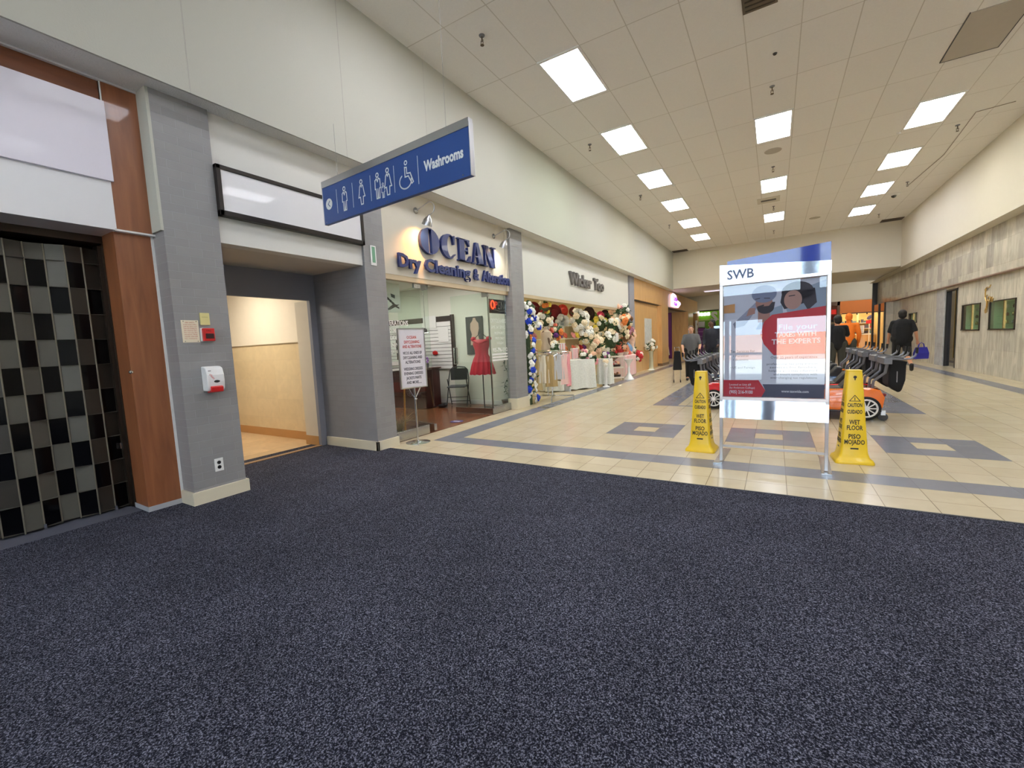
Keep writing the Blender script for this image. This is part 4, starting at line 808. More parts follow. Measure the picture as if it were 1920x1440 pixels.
struct('window_3', MB().box(-4.4, -1.3, YB-.08, YB-.07, .1, 2.18).box(1, 4.5, YB-.08, YB-.07, .1, 2.18).box(-4.4, -.35, YB-.08, YB-.07, 3.05, 4.95).box(.15, 4.5, YB-.08, YB-.07, 3.05, 4.95), GLASSD)
struct('ground_outside', MB().box(-60, 60, -80, YB-.2, -.1, -.02), mat('pale_concrete', (206, 204, 198), .8))
q = tag(MB().box(-40, 10, -55, -48, 0, 2.9).box(14, 40, -58, -50, 0, 3.8).build('brick_building', tile_mat('red_brick', (104, 78, 66), (96, 72, 62), (110, 96, 88), 'XZY', .6, .25, .02, offset=.5)), 'low red brick buildings across the car park', 'building')
# unseen shell added to block stray sky and sun: roof and far outer walls
struct('roof_light_block', MB().box(-12, 12, YB-.3, 38, 6.0, 6.2), mat('light_block_dark', (60, 60, 60), .9))
struct('wall_light_block', MB().box(-12.2, -12, YB-.3, 38, -.1, 6.2).box(12, 12.2, YB-.3, 38, -.1, 6.2).box(-12, 12, 38, 38.2, -.1, 6.2).box(-12, -9, YB-.3, YB-.1, -.1, 6.2).box(4.75, 12, YB-.3, YB-.1, -.1, 6.2).box(-9, 4.8, YB-.3, YB-.2, ZC, 6.2), mat('light_block_dark', (60, 60, 60)))
# ================================================================== CEILING THINGS
def troffer(x, y, label, cool=0):
    t = thing('ceiling_light', label, 'ceiling light', (x, y, ZC), 0, 'square ceiling troffers')
    c = [(246, 246, 255), (240, 255, 240), (255, 252, 240)][cool]
    m = MATS.get('troffer%d' % cool)
    if not m:
        m = mat('troffer%d' % cool, (240, 240, 245), .5, emit=c, es=TROF, var=0); b = m.node_tree.nodes['Principled BSDF']
        v = vec_map(m, 'XYZ', scale=(1, .15, 1)); n = N(m, 'ShaderNodeTexWave'); n.inputs['Scale'].default_value = 1.6; L(m, v, n.inputs['Vector'])
        r = N(m, 'ShaderNodeMapRange'); r.inputs['To Min'].default_value = TROF*.78; r.inputs['To Max'].default_value = TROF*1.1; L(m, n.outputs['Fac'], r.inputs['Value']); L(m, r.outputs[0], b.inputs['Emission Strength'])
    MB().box(-.29, .29, -.60, .60, -.014, -.008).build('diffuser', m, t)
    MB().box(-.325, -.29, -.64, .64, -.018, .0).box(.29, .325, -.64, .64, -.018, 0).box(-.29, .29, -.64, -.60, -.018, 0).box(-.29, .29, .60, .64, -.018, 0).build('frame', WHITE, t); return t
for k, y in enumerate((3.93, 6.62, 9.22, 11.86, 14.5, 17.15, 19.8, -4.0)):
    troffer(-2.655, y, 'ceiling light of the row nearer the shops, '+['partly cut off overhead', 'largest and nearest', 'second in line', 'third in line', 'fourth in line', 'fifth in line', 'smallest, last in line', 'by the entrance'][k], [0, 0, 1, 0, 2, 0, 2, 0][k])
for k, y in enumerate((10.5, 14.42, 18.36, -1.4, 2.6)):
    troffer(-.06, y, 'middle row ceiling light, '+['largest, above the round speaker', 'greenish, between two sprinklers', 'smallest, beyond the air vent', 'by the entrance', 'over the carpet'][k], [0, 1, 0, 0, 0][k])
for k, y in enumerate((11.68, 14.35, 16.98, 19.6, 6.3, 2.2, -1.6, -4.2)):
    troffer(2.53, y, 'marble side ceiling light, '+['largest', 'second in line', 'third in line', 'smallest, last in line', 'above the carpet edge', 'over the carpet', 'near the entrance', 'by the entrance'][k], [2, 2, 0, 0, 0, 0, 0, 0][k])
PX = ('shop side row', 'middle row', 'marble side row')
for c, (x, yl) in enumerate(((-3.31, (5.07, 8.95, 12.9, 16.9)), (-.07, (8.8, 12.9, 16.85, 20.8)), (3.17, (12.8, 16.75, 20.7)))):
    for k, y in enumerate(yl):
        t = thing('sprinkler', 'ceiling sprinkler of the '+PX[c]+', '+['nearest', 'second nearest', 'third nearest', 'farthest'][k], 'sprinkler', (x, y, ZC), 0, 'ceiling sprinklers')
        MB().lathe([(0, 0), (.04, 0), (.035, -.012), (.012, -.016), (0, -.016)], n=14).build('escutcheon', GREYM, t, True)
        MB().tube([(0, 0, -.01), (0, 0, -.08)], .009, 6).tube([(-.018, 0, -.06), (-.018, 0, -.10), (.0, 0, -.12), (.018, 0, -.10), (.018, 0, -.06)], .004, 5).build('nozzle', mat('dark_brass', (90, 74, 56), .4, .8), t); MB().lathe([(0, -.12), (.026, -.12), (.026, -.124), (0, -.124)], n=12).build('deflector', mat('dark_brass', (90, 74, 56)), t)
for k, (x0, x1, y) in enumerate(((-4.22, -3.55, 22.25), (3.45, 4.1, 22.1), (-.38, .0, 6.45))):
    t = thing('air_vent', ['brown slot vent at the far shop side ceiling corner', 'brown slot vent at the far marble side ceiling corner', 'brown vent at the top edge of the view'][k], 'vent', ((x0+x1)/2, y, ZC)); w = (x1-x0)/2
    MB().box(-w, w, -.22, .22, -.02, 0).build('grille', mat('vent_brown', (96, 84, 68), .6), t)
    for q in range(5): MB().box(-w+.03, w-.03, -.18+q*.085, -.16+q*.085, -.026, -.02).build('slat', BROWNM, t)
t = thing('square_vent', 'white square air vent between the middle ceiling lights', 'vent', (-.2, 15.95, ZC)); MB().box(-.3, .3, -.3, .3, -.012, 0).build('frame', mat('vent_cream', (206, 200, 188), .6), t); MB().box(-.2, .2, -.09, .06, -.02, -.012).build('slot', DKBRN, t)
for k, (x, y) in enumerate(((-.07, 11.8), (1.2, 19.6))):
    t = thing('ceiling_speaker', ['round grey ceiling speaker beyond the largest middle light', 'faint round ceiling speaker far between the lights'][k], 'speaker', (x, y, ZC)); MB().lathe([(0, 0), (.17, 0), (.165, -.01), (0, -.012)], n=28).build('grille', mat('speaker_grey', (184, 178, 166), .8, bump=.4, bscale=400), t, True)
t = thing('security_camera', 'white dome security camera on the marble side ceiling', 'camera', (3.10, 18.0, ZC)); MB().lathe([(0, 0), (.15, 0), (.15, -.02), (.10, -.04), (0, -.04)], n=24).build('mount', WHITE, t, True); MB().ell((0, 0, -.04), .07, .07, .07).build('dome', BLACKG, t, True)
t = thing('ceiling_sensor', 'tiny dark sensor on the ceiling above the largest middle light', 'sensor', tuple(at(1453, 100, Z=ZC))); MB().lathe([(0, 0), (.03, 0), (.02, -.02), (0, -.02)]).build('housing', DKBRN, t)
for k, (px, py) in enumerate(((1685, 249), (1264, 347), (1643, 366))):
    q = at(px, py, Z=ZC); t = thing('small_detector', 'little white detector beside the '+['largest marble side light', 'third light of the shop side row', 'third marble side light'][k], 'detector', tuple(q)); MB().lathe([(0, 0), (.04, 0), (.035, -.03), (0, -.035)], n=16).build('housing', WHITE, t, True)
ap = thing('access_panel', 'grey beige square access panel in the ceiling at the marble side', 'ceiling panel', (2.47, 9.04, ZC)); MB().box(-.31, .31, -.62, .60, -.012, 0).build('panel', mat('panel_taupe', (180, 172, 160), .8), ap); MB().box(-.32, -.31, -.63, .61, -.016, 0).box(.31, .32, -.63, .61, -.016, 0).box(-.31, .31, .60, .61, -.016, 0).build('edge_trim', DGREY, ap)
ct_ = MB().tube([at(1820, 260, Z=ZC-.02), at(1850, 205, Z=ZC-.02), at(1900, 190, Z=ZC-.02), at(1905, 196, Z=ZC-.02)], .008, 5); 
tag(MB().tube([at(1700, 350, Z=ZC-.01), at(1770, 290, Z=ZC-.01), at(1830, 210, Z=ZC-.01), at(1905, 190, Z=ZC-.01)], .007, 5).build('ceiling_cable', mat('cable_taupe', (150, 142, 130), .7)), 'thin taupe cable run along the ceiling at the marble side', 'cable')
# ================================================================== ADVERTISING STAND
a_ = math.atan2(4.79-4.86, .41+.48)
av = thing('advertising_stand', 'tall aluminium poster stand with tax poster between two yellow cones', 'advertising stand', (-.478, 4.862, 0), a_*.55)
av.rotation_euler[0] = -.017
WS = .905
for x in (.012, WS-.012): MB().box(x-.014, x+.014, -.02, .02, .02, 1.84).build('upright', ALU, av, bevel=.002)
for x in (.0, WS): 
    MB().prism([(x-.05, -.10, 0), (x+.03, -.10, 0), (x+.03, .62, 0), (x-.05, .62, 0)], (0, 0, .012)).build('foot', STEEL, av); MB().box(x-.05, x+.03, -.104, -.10, 0, .014).build('foot_edge', CHROME, av)
MB().box(.02, WS-.02, -.014, .014, .165, .185).build('crossbar', ALU, av)
lp = [[(0, -.036+.018*((z-.47)/.185), z), (WS, -.036+.018*((z-.47)/.185), z), (WS, .018, z), (0, .018, z)] for z in (.47, .50, .54, .58, .62, .655)]
MB().loft(lp).build('lower_panel', mat('wavy_aluminium', (168, 174, 186), .05, 1., bump=.04, bscale=3, var=0), av)
hd = MB().prism([(0, -.018, 1.825), (WS, -.018, 1.825), (WS, -.018, 1.93), (0, -.018, 2.005)], (0, .02, 0)).build('header_panel', POL, av)
MB().prism([(.06, .04, 1.8), (WS-.003, .04, 1.8), (WS-.003, .04, 2.105), (.06, .04, 2.045)], (0, .02, 0)).build('rear_header', SWBB, av)
MB().box(0, WS, -.028, .02, .655, .685).box(0, WS, -.028, .02, 1.80, 1.83).box(0, .03, -.028, .02, .685, 1.80).box(WS-.03, WS, -.028, .02, .685, 1.80).build('frame', ALU, av, bevel=.002)
pz0, pz1, px0, px1 = .69, 1.79, .036, WS-.036
PO = MB().box(px0, px1, -.010, .010, pz0, pz1).build('poster', mat('poster_grey_ground', (226, 226, 230), .6, var=.01), av)
def flat(name, polys, y, m, p_=None):
    p_ = PO
    mb = MB()
    for pg in polys: mb.poly([(px0+x*(px1-px0), y, pz0+z*(pz1-pz0)) for x, z in pg])
    return mb.build(name, m, p_)
def elp(cx, cz, rx, rz, n=24, a0=0, a1=360): return [(cx+rx*math.cos(math.radians(a0+(a1-a0)*i/n)), cz+rz*math.sin(math.radians(a0+(a1-a0)*i/n))) for i in range(n)]
PR = mat('poster_red', (206, 40, 50), .6, var=0); PGr = mat('poster_slate', (84, 84, 100), .6, var=0)
flat('photo_background', [[(0, .70), (1, .70), (1, 1), (0, 1)]], -.0104, mat('photo_grey', (206, 208, 214), .6), av)
flat('photo_box', [[(0, .76), (.12, .76), (.12, .84), (0, .83)]], -.0108, mat('photo_orange', (206, 146, 80), .6))
flat('photo_arm', [[(.10, .66), (.26, .78), (.34, .84), (.36, .80), (.28, .70), (.22, .64), (.12, .62)]], -.0108, mat('photo_stripe_shirt', (150, 152, 166), .7, var=.3, vscale=90))
flat('photo_shirt', [[(.34, .60), (.62, .60), (.60, .80), (.44, .76)], [(.66, .70), (1, .70), (1, .98), (.78, .92), (.60, .86)]], -.0110, mat('photo_shirt', (150, 164, 176), .7))
flat('photo_face', [elp(.42, .83, .085, .085), [(.36, .66), (.48, .66), (.48, .80), (.36, .78)], [(.24, .72), (.33, .74), (.33, .79), (.27, .79)]], -.0113, mat('photo_skin', (172, 124, 106), .7))
flat('photo_beard', [elp(.435, .785, .085, .052, a0=180, a1=360)+[(.53, .83), (.50, .83), (.47, .80), (.35, .795)], [(.35, .80), (.42, .815), (.42, .80), (.36, .79)]], -.0116, mat('photo_dark_hair', (52, 44, 48), .7))
flat('photo_turban', [elp(.42, .905, .125, .075)], -.0116, mat('photo_turban', (120, 128, 150), .7))
flat('photo_hair', [elp(.74, .90, .15, .085)+[], [(.60, .92), (.90, .92), (.92, .80), (.84, .74), (.80, .80), (.62, .76), (.58, .82)]], -.0112, mat('photo_dark_hair', (52, 44, 48)))
flat('photo_second_face', [elp(.70, .835, .085, .08)], -.0115, mat('photo_skin2', (184, 140, 122), .7))
flat('photo_brows', [[(.33, .868), (.38, .874), (.38, .867), (.33, .861)], [(.42, .872), (.48, .868), (.48, .861), (.42, .865)], [(.66, .872), (.72, .876), (.72, .868), (.66, .864)]], -.0119, mat('photo_dark_hair', (52, 44, 48)))
flat('red_shape', [[(1, .765), (.50, .72), (.42, .66), (.385, .56), (.42, .47), (.52, .37), (1, .375)]], -.0122, PR)
flat('red_arrow', [[(0, 0), (.40, 0), (.44, .06), (.37, .15), (0, .15)]], -.0122, PR)
flat('slate_strip', [[(.40, 0), (1, 0), (1, .115), (.41, .115), (.44, .06)]], -.0120, PGr)
def ptx(s, x0, x1, z, size, m, **k): text('lettering', s, size, (px0+x0*(px1-px0), -.0128, pz0+z*(pz1-pz0)), XF, ZU, m, PO, fit=(x1-x0)*(px1-px0), ext=.0002, **k)
LW_ = mat('letter_white', (236, 232, 232), .6, var=0); LD = mat('letter_dark', (70, 70, 84), .6, var=0)
ptx('File your', .56, .92, .585, .075, LW_); ptx('TAXES WITH', .53, .92, .525, .066, LW_, off=.002); ptx('THE EXPERTS', .50, .96, .465, .066, LW_, off=.002)
ptx('Tax Services for', .07, .33, .40, .036, LD); ptx('\u2022 Personal', .10, .26, .36, .03, LD); ptx('\u2022 Business', .10, .26, .325, .03, LD); ptx('\u2022 US and Foreign', .07, .33, .255, .03, LD)
ptx('Over 25 years of experience', .49, .93, .34, .034, LD); ptx('professional tax preparation', .45, .93, .285, .028, LD); ptx('services for families,', .48, .93, .255, .028, LD); ptx('helping you stay informed', .47, .93, .225, .028, LD); ptx('and ensure compliance with', .52, .93, .195, .028, LD); ptx('ever-changing tax regulations', .49, .93, .165, .028, LD)
ptx('Located at Unit #9', .06, .29, .10, .03, LW_); ptx('(by Anderson College)', .06, .33, .073, .028, LW_); ptx('(905) 216-9100', .06, .31, .028, .045, LW_, off=.001); ptx('www.taxwide.com', .60, .86, .045, .034, LW_, off=.0008)
MB().box(px0-.004, px1+.004, -.0225, -.0195, pz0-.004, pz1+.004).build('acrylic_cover', GLASSP, av)
text('lettering', 'SWB', .125, (.065, -.0195, 1.857), XF, ZU, mat('swb_slate', (84, 98, 128), .5), hd, fit=.235, off=.003, ext=.0012)
# ================================================================== WET FLOOR CONES
def cone(x, y, label, rz):
    t = thing('wet_floor_cone', label, 'floor cone', (x, y, 0), rz)
    def sq(w, d, z, r=.02):
        pts = []
        for cx, cy, a0 in ((w-r, d-r, 0), (-w+r, d-r, 90), (-w+r, -d+r, 180), (w-r, -d+r, 270)):
            for k in range(4): a = math.radians(a0+30*k); pts.append((cx+r*math.cos(a), cy+r*math.sin(a), z))
        return pts
    MB().loft([sq(.155, .155, 0, .03), sq(.157, .157, .012, .03), sq(.148, .148, .035, .03), sq(.125, .125, .055, .03), sq(.112, .112, .10, .025), sq(.104, .104, .18, .022), sq(.078, .078, .60, .018), sq(.060, .060, .885, .016), sq(.055, .055, .905, .014)]).build('cone_body', YEL, t, True)
    MB().box(-.058, .058, -.058, .058, .900, .912).build('top_rim', YEL, t, bevel=.004)
    MB().lathe([(0, 0), (.014, 0), (.014, .003), (0, .003)], n=18).xf(T(0, -.0615, .845) @ Matrix.Rotation(math.radians(90), 4, 'X')).box(-.005, .005, -.0645, -.0615, .815, .84).build('keyhole', DKBRN, t)
    BK = mat('cone_black_ink', (40, 34, 20), .5, var=0)
    for face in range(4):
        R_ = Rz(face*math.pi/2); 
        def put(nm, mb, z, m=BK):
            d = .0
            mb.xf(R_); mb.build(nm, m, t)
        def onface(mb, z, tilt=math.atan2(.026, .42)):
            # the face leans back: push each vertex out to the side wall
            def wd(zz):
                pr_ = [(.10, .112), (.18, .104), (.60, .078), (.885, .060)]
                for (a, wa), (b, wb_) in zip(pr_, pr_[1:]):
                    if zz <= b: return wa+(wb_-wa)*(zz-a)/(b-a)
                return .06
            mb.v = [(v[0], -wd(v[2])-.0012+v[1]*.3, v[2]) for v in mb.v]; return mb
        for s, z, hh, w in (('CAUTION', .555, .052, .115), ('CUIDADO', .490, .052, .118), ('WET', .385, .062, .085), ('FLOOR', .330, .062, .125), ('PISO', .245, .062, .095), ('MOJADO', .190, .062, .16)):
            tm = text_mb(s, hh, off=.0016, ext=.0008, align='CENTER'); ww = max(v[0] for v in tm.v)-min(v[0] for v in tm.v); tm.v = [(v[0]*w/ww, v[1], v[2]) for v in tm.v]
            tm.xf(basis((0, 0, z), XF, ZU)); put('lettering', onface(tm, z), z)
        tri = MB(); line(tri, [(-.042, .612), (.042, .612), (0, .668)], .006, 0, True); line(tri, [(0, .622), (0, .645)], .006, 0); put('warning_triangle', onface(tri, 0), 0)
        lg = MB().quad((-.032, 0, .140), (.032, 0, .140), (.032, 0, .154), (-.032, 0, .154)); put('maker_mark', onface(lg, 0), 0)
    return t
cone(-.715, 5.33, 'yellow wet floor cone beside the SWB side of the stand', math.radians(-3)); cone(.665, 5.36, 'yellow wet floor cone in front of the orange toy car', math.radians(4))
# ================================================================== TOY CAR CARTS
def toy_cart(x, y, flip, paint, label, bd=.27):
    t = thing('toy_car_cart', label, 'shopping cart', (x, y, 0), math.pi if flip else 0, 'toy car shopping carts')
    # local: rear at x=0, nose at x=-1.15, width 0.52
    prof = [(-1.15, .16), (-1.18, .26), (-1.10, .36), (-.86, .43), (-.60, .45), (-.10, .47), (.02, .44), (.07, .34), (.05, .20), (0, .14)]
    body = MB()
    rings = []
    for yy, s in ((-.27, .9), (-.255, .985), (-.20, 1.0), (.20, 1.0), (.255, .985), (.27, .9)): rings.append([(-.55+(a+.55)*s, yy, .30+(b-.30)*s) for a, b in prof])
    body.loft(rings); body.build('car_body', paint, t, True)
    MB().prism([(-.92, -.19, .425), (-.42, -.19, .455), (-.42, .19, .455), (-.92, .19, .425)], (0, 0, .012)).build('cockpit', BLACK, t)
    MB().loft([[(-.82, w, .43), (-.70, w*.9, .55), (-.66, w*.9, .55), (-.78, w, .43)] for w in (-.2, .2)]).build('windshield_frame', BLACKG, t)
    MB().prism([(-.45, -.18, .44), (-.25, -.18, .44), (-.22, -.18, .62), (-.30, -.18, .63)], (0, .36, 0)).build('seat', BLACK, t, bevel=.02)
    for wx in (-.14, -.93):
        for s in (-1, 1):
            c = Matrix.Translation((wx, s*.262, .185)) @ Matrix.Rotation(math.radians(90), 4, 'X')
            ty = MB().lathe([(0, -.03), (.15, -.03), (.165, -.015), (.165, .015), (.15, .03), (0, .03)], n=28).xf(c).build('wheel_tyre', TYRE, t, True)
            wh = MB()
            for q in range(10):
                a = q*math.pi/5; wh.tube([(.03*math.cos(a), .03*math.sin(a), s*-.034), (.115*math.cos(a), .115*math.sin(a), s*-.034)], .009, 5)
            wh.tube([(.12*math.cos(2*math.pi*q/24), .12*math.sin(2*math.pi*q/24), s*-.032) for q in range(25)], .012, 6).lathe([(0, s*-.045), (.035, s*-.045), (.035, s*-.03), (0, s*-.03)], n=12)
            wh.xf(c).build('hubcap', WHITE, ty, True)
    for wx, wy in ((.06, -.16), (.06, .16), (-.62, -.2), (-1.0, .16)):
        cs = MB().lathe([(0, -.02), (.055, -.02), (.055, .02), (0, .02)], n=18).xf(T(wx, wy, .055) @ Matrix.Rotation(math.radians(90), 4, 'X')).build('caster', DGREY, t, True)
        MB().box(wx-.025, wx+.025, wy-.028, wy+.028, .08, .15).build('caster_fork', ALU, cs)
    MB().box(-.95, .04, -.2, .2, .125, .15).build('chassis', GREYM, t)
    MB().ell((.055, -.2, .37), .03, .04, .025).ell((.055, .2, .37), .03, .04, .025).build('tail_light', DRED, t, True)
    FM = mat('cart_frame_grey', (120, 122, 132), .35, .5)
    for s in (-1, 1):
        MB().tube([(-.06, s*.13, .44), (-.05, s*.14, .56), (.07, s*.17, .68), (.09, s*.20, .86)], [.018, .018, .018, .022], 8).build('frame_post', FM, t, True)
        MB().tube([(.05, s*.22, .885), (bd-.04, s*.22, .865), (bd+.05, s*.205, .87), (bd+.10, s*.20, .91), (bd+.115, s*.20, .97)], .013, 8).build('handle_tube', FM, t, True)
        MB().tube([(bd+.113, s*.20, .94), (bd+.118, s*.20, 1.02)], .016, 8).build('grip', BLACK, t, True)
    MB().box(.04, .13, -.24, .24, .80, .885).build('frame_plate', GREYM, t, bevel=.006)
    MB().tube([(.06, -.22, .885), (bd-.03, -.22, .875), (bd, 0, .875), (bd-.03, .22, .875), (.06, .22, .885)], .014, 8).build('basket_rim', DGREY, t, True)
    b1 = bd-.10
    MB().loft([[(.12+b1*.55, -.17, .40), (.10+b1*.85, -.16, .42), (.10+b1*.85, .16, .42), (.12+b1*.55, .17, .40)], [(.10, -.20, .50), (bd-.02, -.20, .45), (bd-.02, .20, .45), (.10, .20, .50)], [(.10, -.21, .60), (bd+.01, -.21, .58), (bd+.01, .21, .58), (.10, .21, .60)], [(.11, -.18, .80), (bd+.02, -.18, .78), (bd+.02, .18, .78), (.11, .18, .80)], [(.10, -.20, .87), (bd+.03, -.20, .83), (bd+.03, .20, .83), (.10, .20, .87)]]).build('basket_bag', FABBLK, t, True, bevel=.02)
    for s in (-1, 1): MB().box(.10+b1*.5, .10+b1*.5+.008, s*.209-.003, s*.209+.003, .55, .70).build('bag_strap', mat('strap_grey', (150, 150, 152), .6), t)
    MB().tube([(.12, -.19, .84), (.12, .19, .84)], .012, 6).build('rear_tube', FM, t)
    return t
GRA = mat('graphite_paint', (50, 52, 58), .15, coat=1)
toy_cart(1.25, 8.0, False, ORANGE, 'orange toy car cart nearest behind the wet floor cone')
toy_cart(1.25, 8.66, False, REDC, 'red toy car cart directly behind the orange one')
toy_cart(1.28, 10.0, False, BLUEC, 'blue toy car cart behind the red one on the marble side')
toy_cart(1.30, 10.9, False, GRA, 'graphite toy car cart behind the blue one on the marble side')
toy_cart(1.30, 11.8, False, ORANGE, 'orange toy car cart last in the marble side row')
toy_cart(-1.06, 8.62, True, REDC, 'red toy car cart with white wheel rims beside the cone, before the grey shirted man', .27)
toy_cart(-1.06, 9.45, True, GRA, 'graphite toy car cart second in the row before the grey shirted man', .27)
toy_cart(-1.06, 10.3, True, BLUEC, 'blue toy car cart third in the row before the grey shirted man', .27)
toy_cart(-1.06, 11.15, True, REDC, 'red toy car cart last in the row before the grey shirted man', .27)
q = thing('walking_trolley', 'black bag trolley on thin legs pushed by the person in a grey polo', 'trolley', (-2.42, 13.12, 0), .2)
MB().loft([[(-.10, -.15, .36), (.14, -.15, .36), (.14, .15, .36), (-.10, .15, .36)], [(-.06, -.14, .9), (.10, -.14, .9), (.10, .14, .9), (-.06, .14, .9)]]).build('bag', FABBLK, q, bevel=.02)
for x in (-.08, .10):
    for y in (-.12, .12): MB().tube([(x, y, .06), (x, y, .40)], .010, 6).build('leg', STEEL, q); MB().lathe([(0, -.012), (.04, -.012), (.04, .012), (0, .012)], n=14).xf(T(x, y, .04) @ Matrix.Rotation(math.radians(90), 4, 'Y')).build('wheel', TYRE, q, True)
MB().tube([(-.05, .13, .85), (-.05, .22, 1.0), (.08, .22, 1.0), (.08, .13, .85)], .010, 6).build('handle', STEEL, q)
# ================================================================== PEOPLE
def caps(mb, a, b, ra, rb, ya=1., n=14):
    """tapered limb with rounded ends; ya flattens along y"""
    mb.ell(a, ra, ra*ya, ra, 12, 8); mb.ell(b, rb, rb*ya, rb, 12, 8)
    a = Vector(a); b = Vector(b); t = (b-a).normalized(); u = t.cross(Vector((0, 1, 0))); u = u.normalized() if u.length > .05 else Vector((1, 0, 0)); w = u.cross(t).normalized()
    mb.loft([[p+u*r*math.cos(2*math.pi*q/n)+w*r*ya*math.sin(2*math.pi*q/n) for q in range(n)] for p, r in ((a, ra), (b, rb))]); return mb
def person(name_label, loc, rz, skin, hair, shirt, pants, J=None, s=1., sleeves='short', shorts=False, shoe=BLACK, hairlen='short', headturn=0, build=1.):
    t = thing('person', name_label, 'person', loc, rz); t.scale = (s, s, s)
    P = dict(pel=(0, 0, .98), chest=(0, 0, 1.30), neck=(0, .0, 1.47), head=(0, .02, 1.625),
             shL=(-.185, 0, 1.41), elL=(-.235, -.03, 1.13), wrL=(-.24, .06, .89), shR=(.185, 0, 1.41), elR=(.235, -.03, 1.13), wrR=(.24, .06, .89),
             hiL=(-.095, 0, .93), knL=(-.105, .02, .50), anL=(-.11, -.02, .09), toL=(-.12, .14, .035), hiR=(.095, 0, .93), knR=(.105, .02, .50), anR=(.11, -.02, .09), toR=(.12, .14, .035))
    if J: P.update(J)
    V = {k: Vector(v) for k, v in P.items()}
    b = MB()
    caps(b, V['pel'], V['chest'], .135*build, .15*build, .72); caps(b, V['chest'], V['neck']-Vector((0, 0, .06)), .15*build, .07, .7); caps(b, V['neck']-Vector((0, 0, .06)), V['head']-Vector((0, 0, .05)), .058, .055)
    caps(b, V['shL'], V['shR'], .062, .062)
    for q in 'LR':
        caps(b, V['sh'+q], V['el'+q], .056, .043); caps(b, V['el'+q], V['wr'+q], .042, .028); caps(b, V['hi'+q], V['kn'+q], .090, .058); caps(b, V['kn'+q], V['an'+q], .056, .040); caps(b, V['an'+q], V['to'+q], .042, .034)
    H = V['head']; RT = Matrix.Rotation(headturn, 3, 'Z')
    def hp(x, y, z): return H+RT @ Vector((x, y, z))
    b.ell(H, .076, .092, .108, 16, 12); b.ell(hp(0, .045, -.06), .052, .045, .05)
    b.ell(hp(0, .10, -.012), .012, .018, .026, 8, 6); b.ell(hp(-.078, 0, -.005), .012, .02, .03, 8, 6); b.ell(hp(.078, 0, -.005), .012, .02, .03, 8, 6); b.ell(hp(0, .085, .03), .05, .015, .012, 10, 6); b.ell(hp(0, .092, -.055), .024, .01, .009, 8, 6)
    remesh(b.build('body', skin, t, True), .0125, 4)
    for sx in (-.03, .03): MB().ell(hp(sx, .088, .008), .011, .006, .006, 8, 6).build('eye', mat('eye_dark', (40, 32, 30), .3), t, True)
    MB().ell(hp(0, .1005, -.055), .024, .005, .005, 8, 5).build('mouth', mat('lips', (150, 92, 84), .5), t, True)
    hm = MB()
    if hairlen == 'short': hm.ell(hp(0, -.018, .035), .083, .092, .092, 16, 10); hm.ell(hp(0, -.04, -.02), .078, .066, .07, 14, 8)
    elif hairlen == 'thin': hm.ell(hp(0, -.016, .036), .084, .094, .088, 16, 10)
    else: hm.ell(hp(0, -.02, .03), .095, .10, .10, 16, 10); hm.ell(hp(0, -.045, -.03), .09, .07, .09, 14, 8)
    remesh(hm.build('hair', hair, t, True), .012, 2)
    c = MB(); g = .016
    caps(c, V['pel']+Vector((0, 0, -.02)), V['chest'], .158*build+g*.4, .166*build+g*.4, .74); caps(c, V['pel']+Vector((-.05, 0, .12)), V['pel']+Vector((.05, 0, .12)), .135*build, .135*build, .85); caps(c, V['chest'], V['neck']-Vector((0, 0, .075)), .158*build, .078, .74); caps(c, V['shL'], V['shR'], .064, .064); caps(c, V['shL']*.5+V['neck']*.5+Vector((0, 0, -.03)), V['shR']*.5+V['neck']*.5+Vector((0, 0, -.03)), .06, .06)
    for q in 'LR':
        e = V['sh'+q].lerp(V['el'+q], .82); caps(c, V['sh'+q], e, .063, .062)
        if sleeves == 'long': caps(c, V['sh'+q], V['el'+q], .068, .056); caps(c, V['el'+q], V['el'+q].lerp(V['wr'+q], .92), .055, .042)
    remesh(c.build('shirt', shirt, t, True), .014, 4)
    d = MB(); caps(d, V['hiL']+Vector((0, 0, .04)), V['hiR']+Vector((0, 0, .04)), .108*build, .108*build, .95)
    for q in 'LR':
        if shorts: caps(d, V['hi'+q], V['hi'+q].lerp(V['kn'+q], .92), .104, .088)
        else: caps(d, V['hi'+q], V['kn'+q], .104, .076); caps(d, V['kn'+q], V['kn'+q].lerp(V['an'+q], .93), .076, .062)
    remesh(d.build('shorts' if shorts else 'trousers', pants, t, True), .014, 4)
    for q in 'LR':
        f = MB(); caps(f, V['an'+q]+(V['an'+q]-V['kn'+q]).normalized()*.035, V['to'+q], .052, .044); remesh(f.build('shoe', shoe, t, True), .012, 3)
        w = V['wr'+q]; dr = (w-V['el'+q]).normalized(); sd_ = dr.cross(Vector((0, 1, 0) if abs(dr.y) < .9 else (0, 0, 1))).normalized(); nn = dr.cross(sd_)
        hnd = MB().add(caps(MB(), w, w+dr*.075, .026, .036, .5))
        for k, ln in enumerate((.062, .072, .068, .052)):
            o0 = w+dr*.085+nn*(.026-.0175*k)*1.0; hnd.tube([o0, o0+dr*ln*.5+sd_*.006, o0+dr*ln*.9+sd_*.024], [.0095, .009, .007], 8)
        hnd.tube([w+dr*.02+nn*.028, w+dr*.05+nn*.052, w+dr*.075+nn*.058+sd_*.012], [.011, .010, .008], 8)
        hnd.build('hand', skin, t, True)
    return t
GP = mat('grey_polo', (92, 92, 94), .85, bump=.2, bscale=200); NV = mat('dark_navy_cloth', (30, 32, 44), .85, bump=.2, bscale=150); BT = mat('black_tshirt', (14, 15, 20), .9, bump=.1, bscale=150); OLV = mat('olive_trousers', (54, 54, 48), .85, bump=.2, bscale=120)
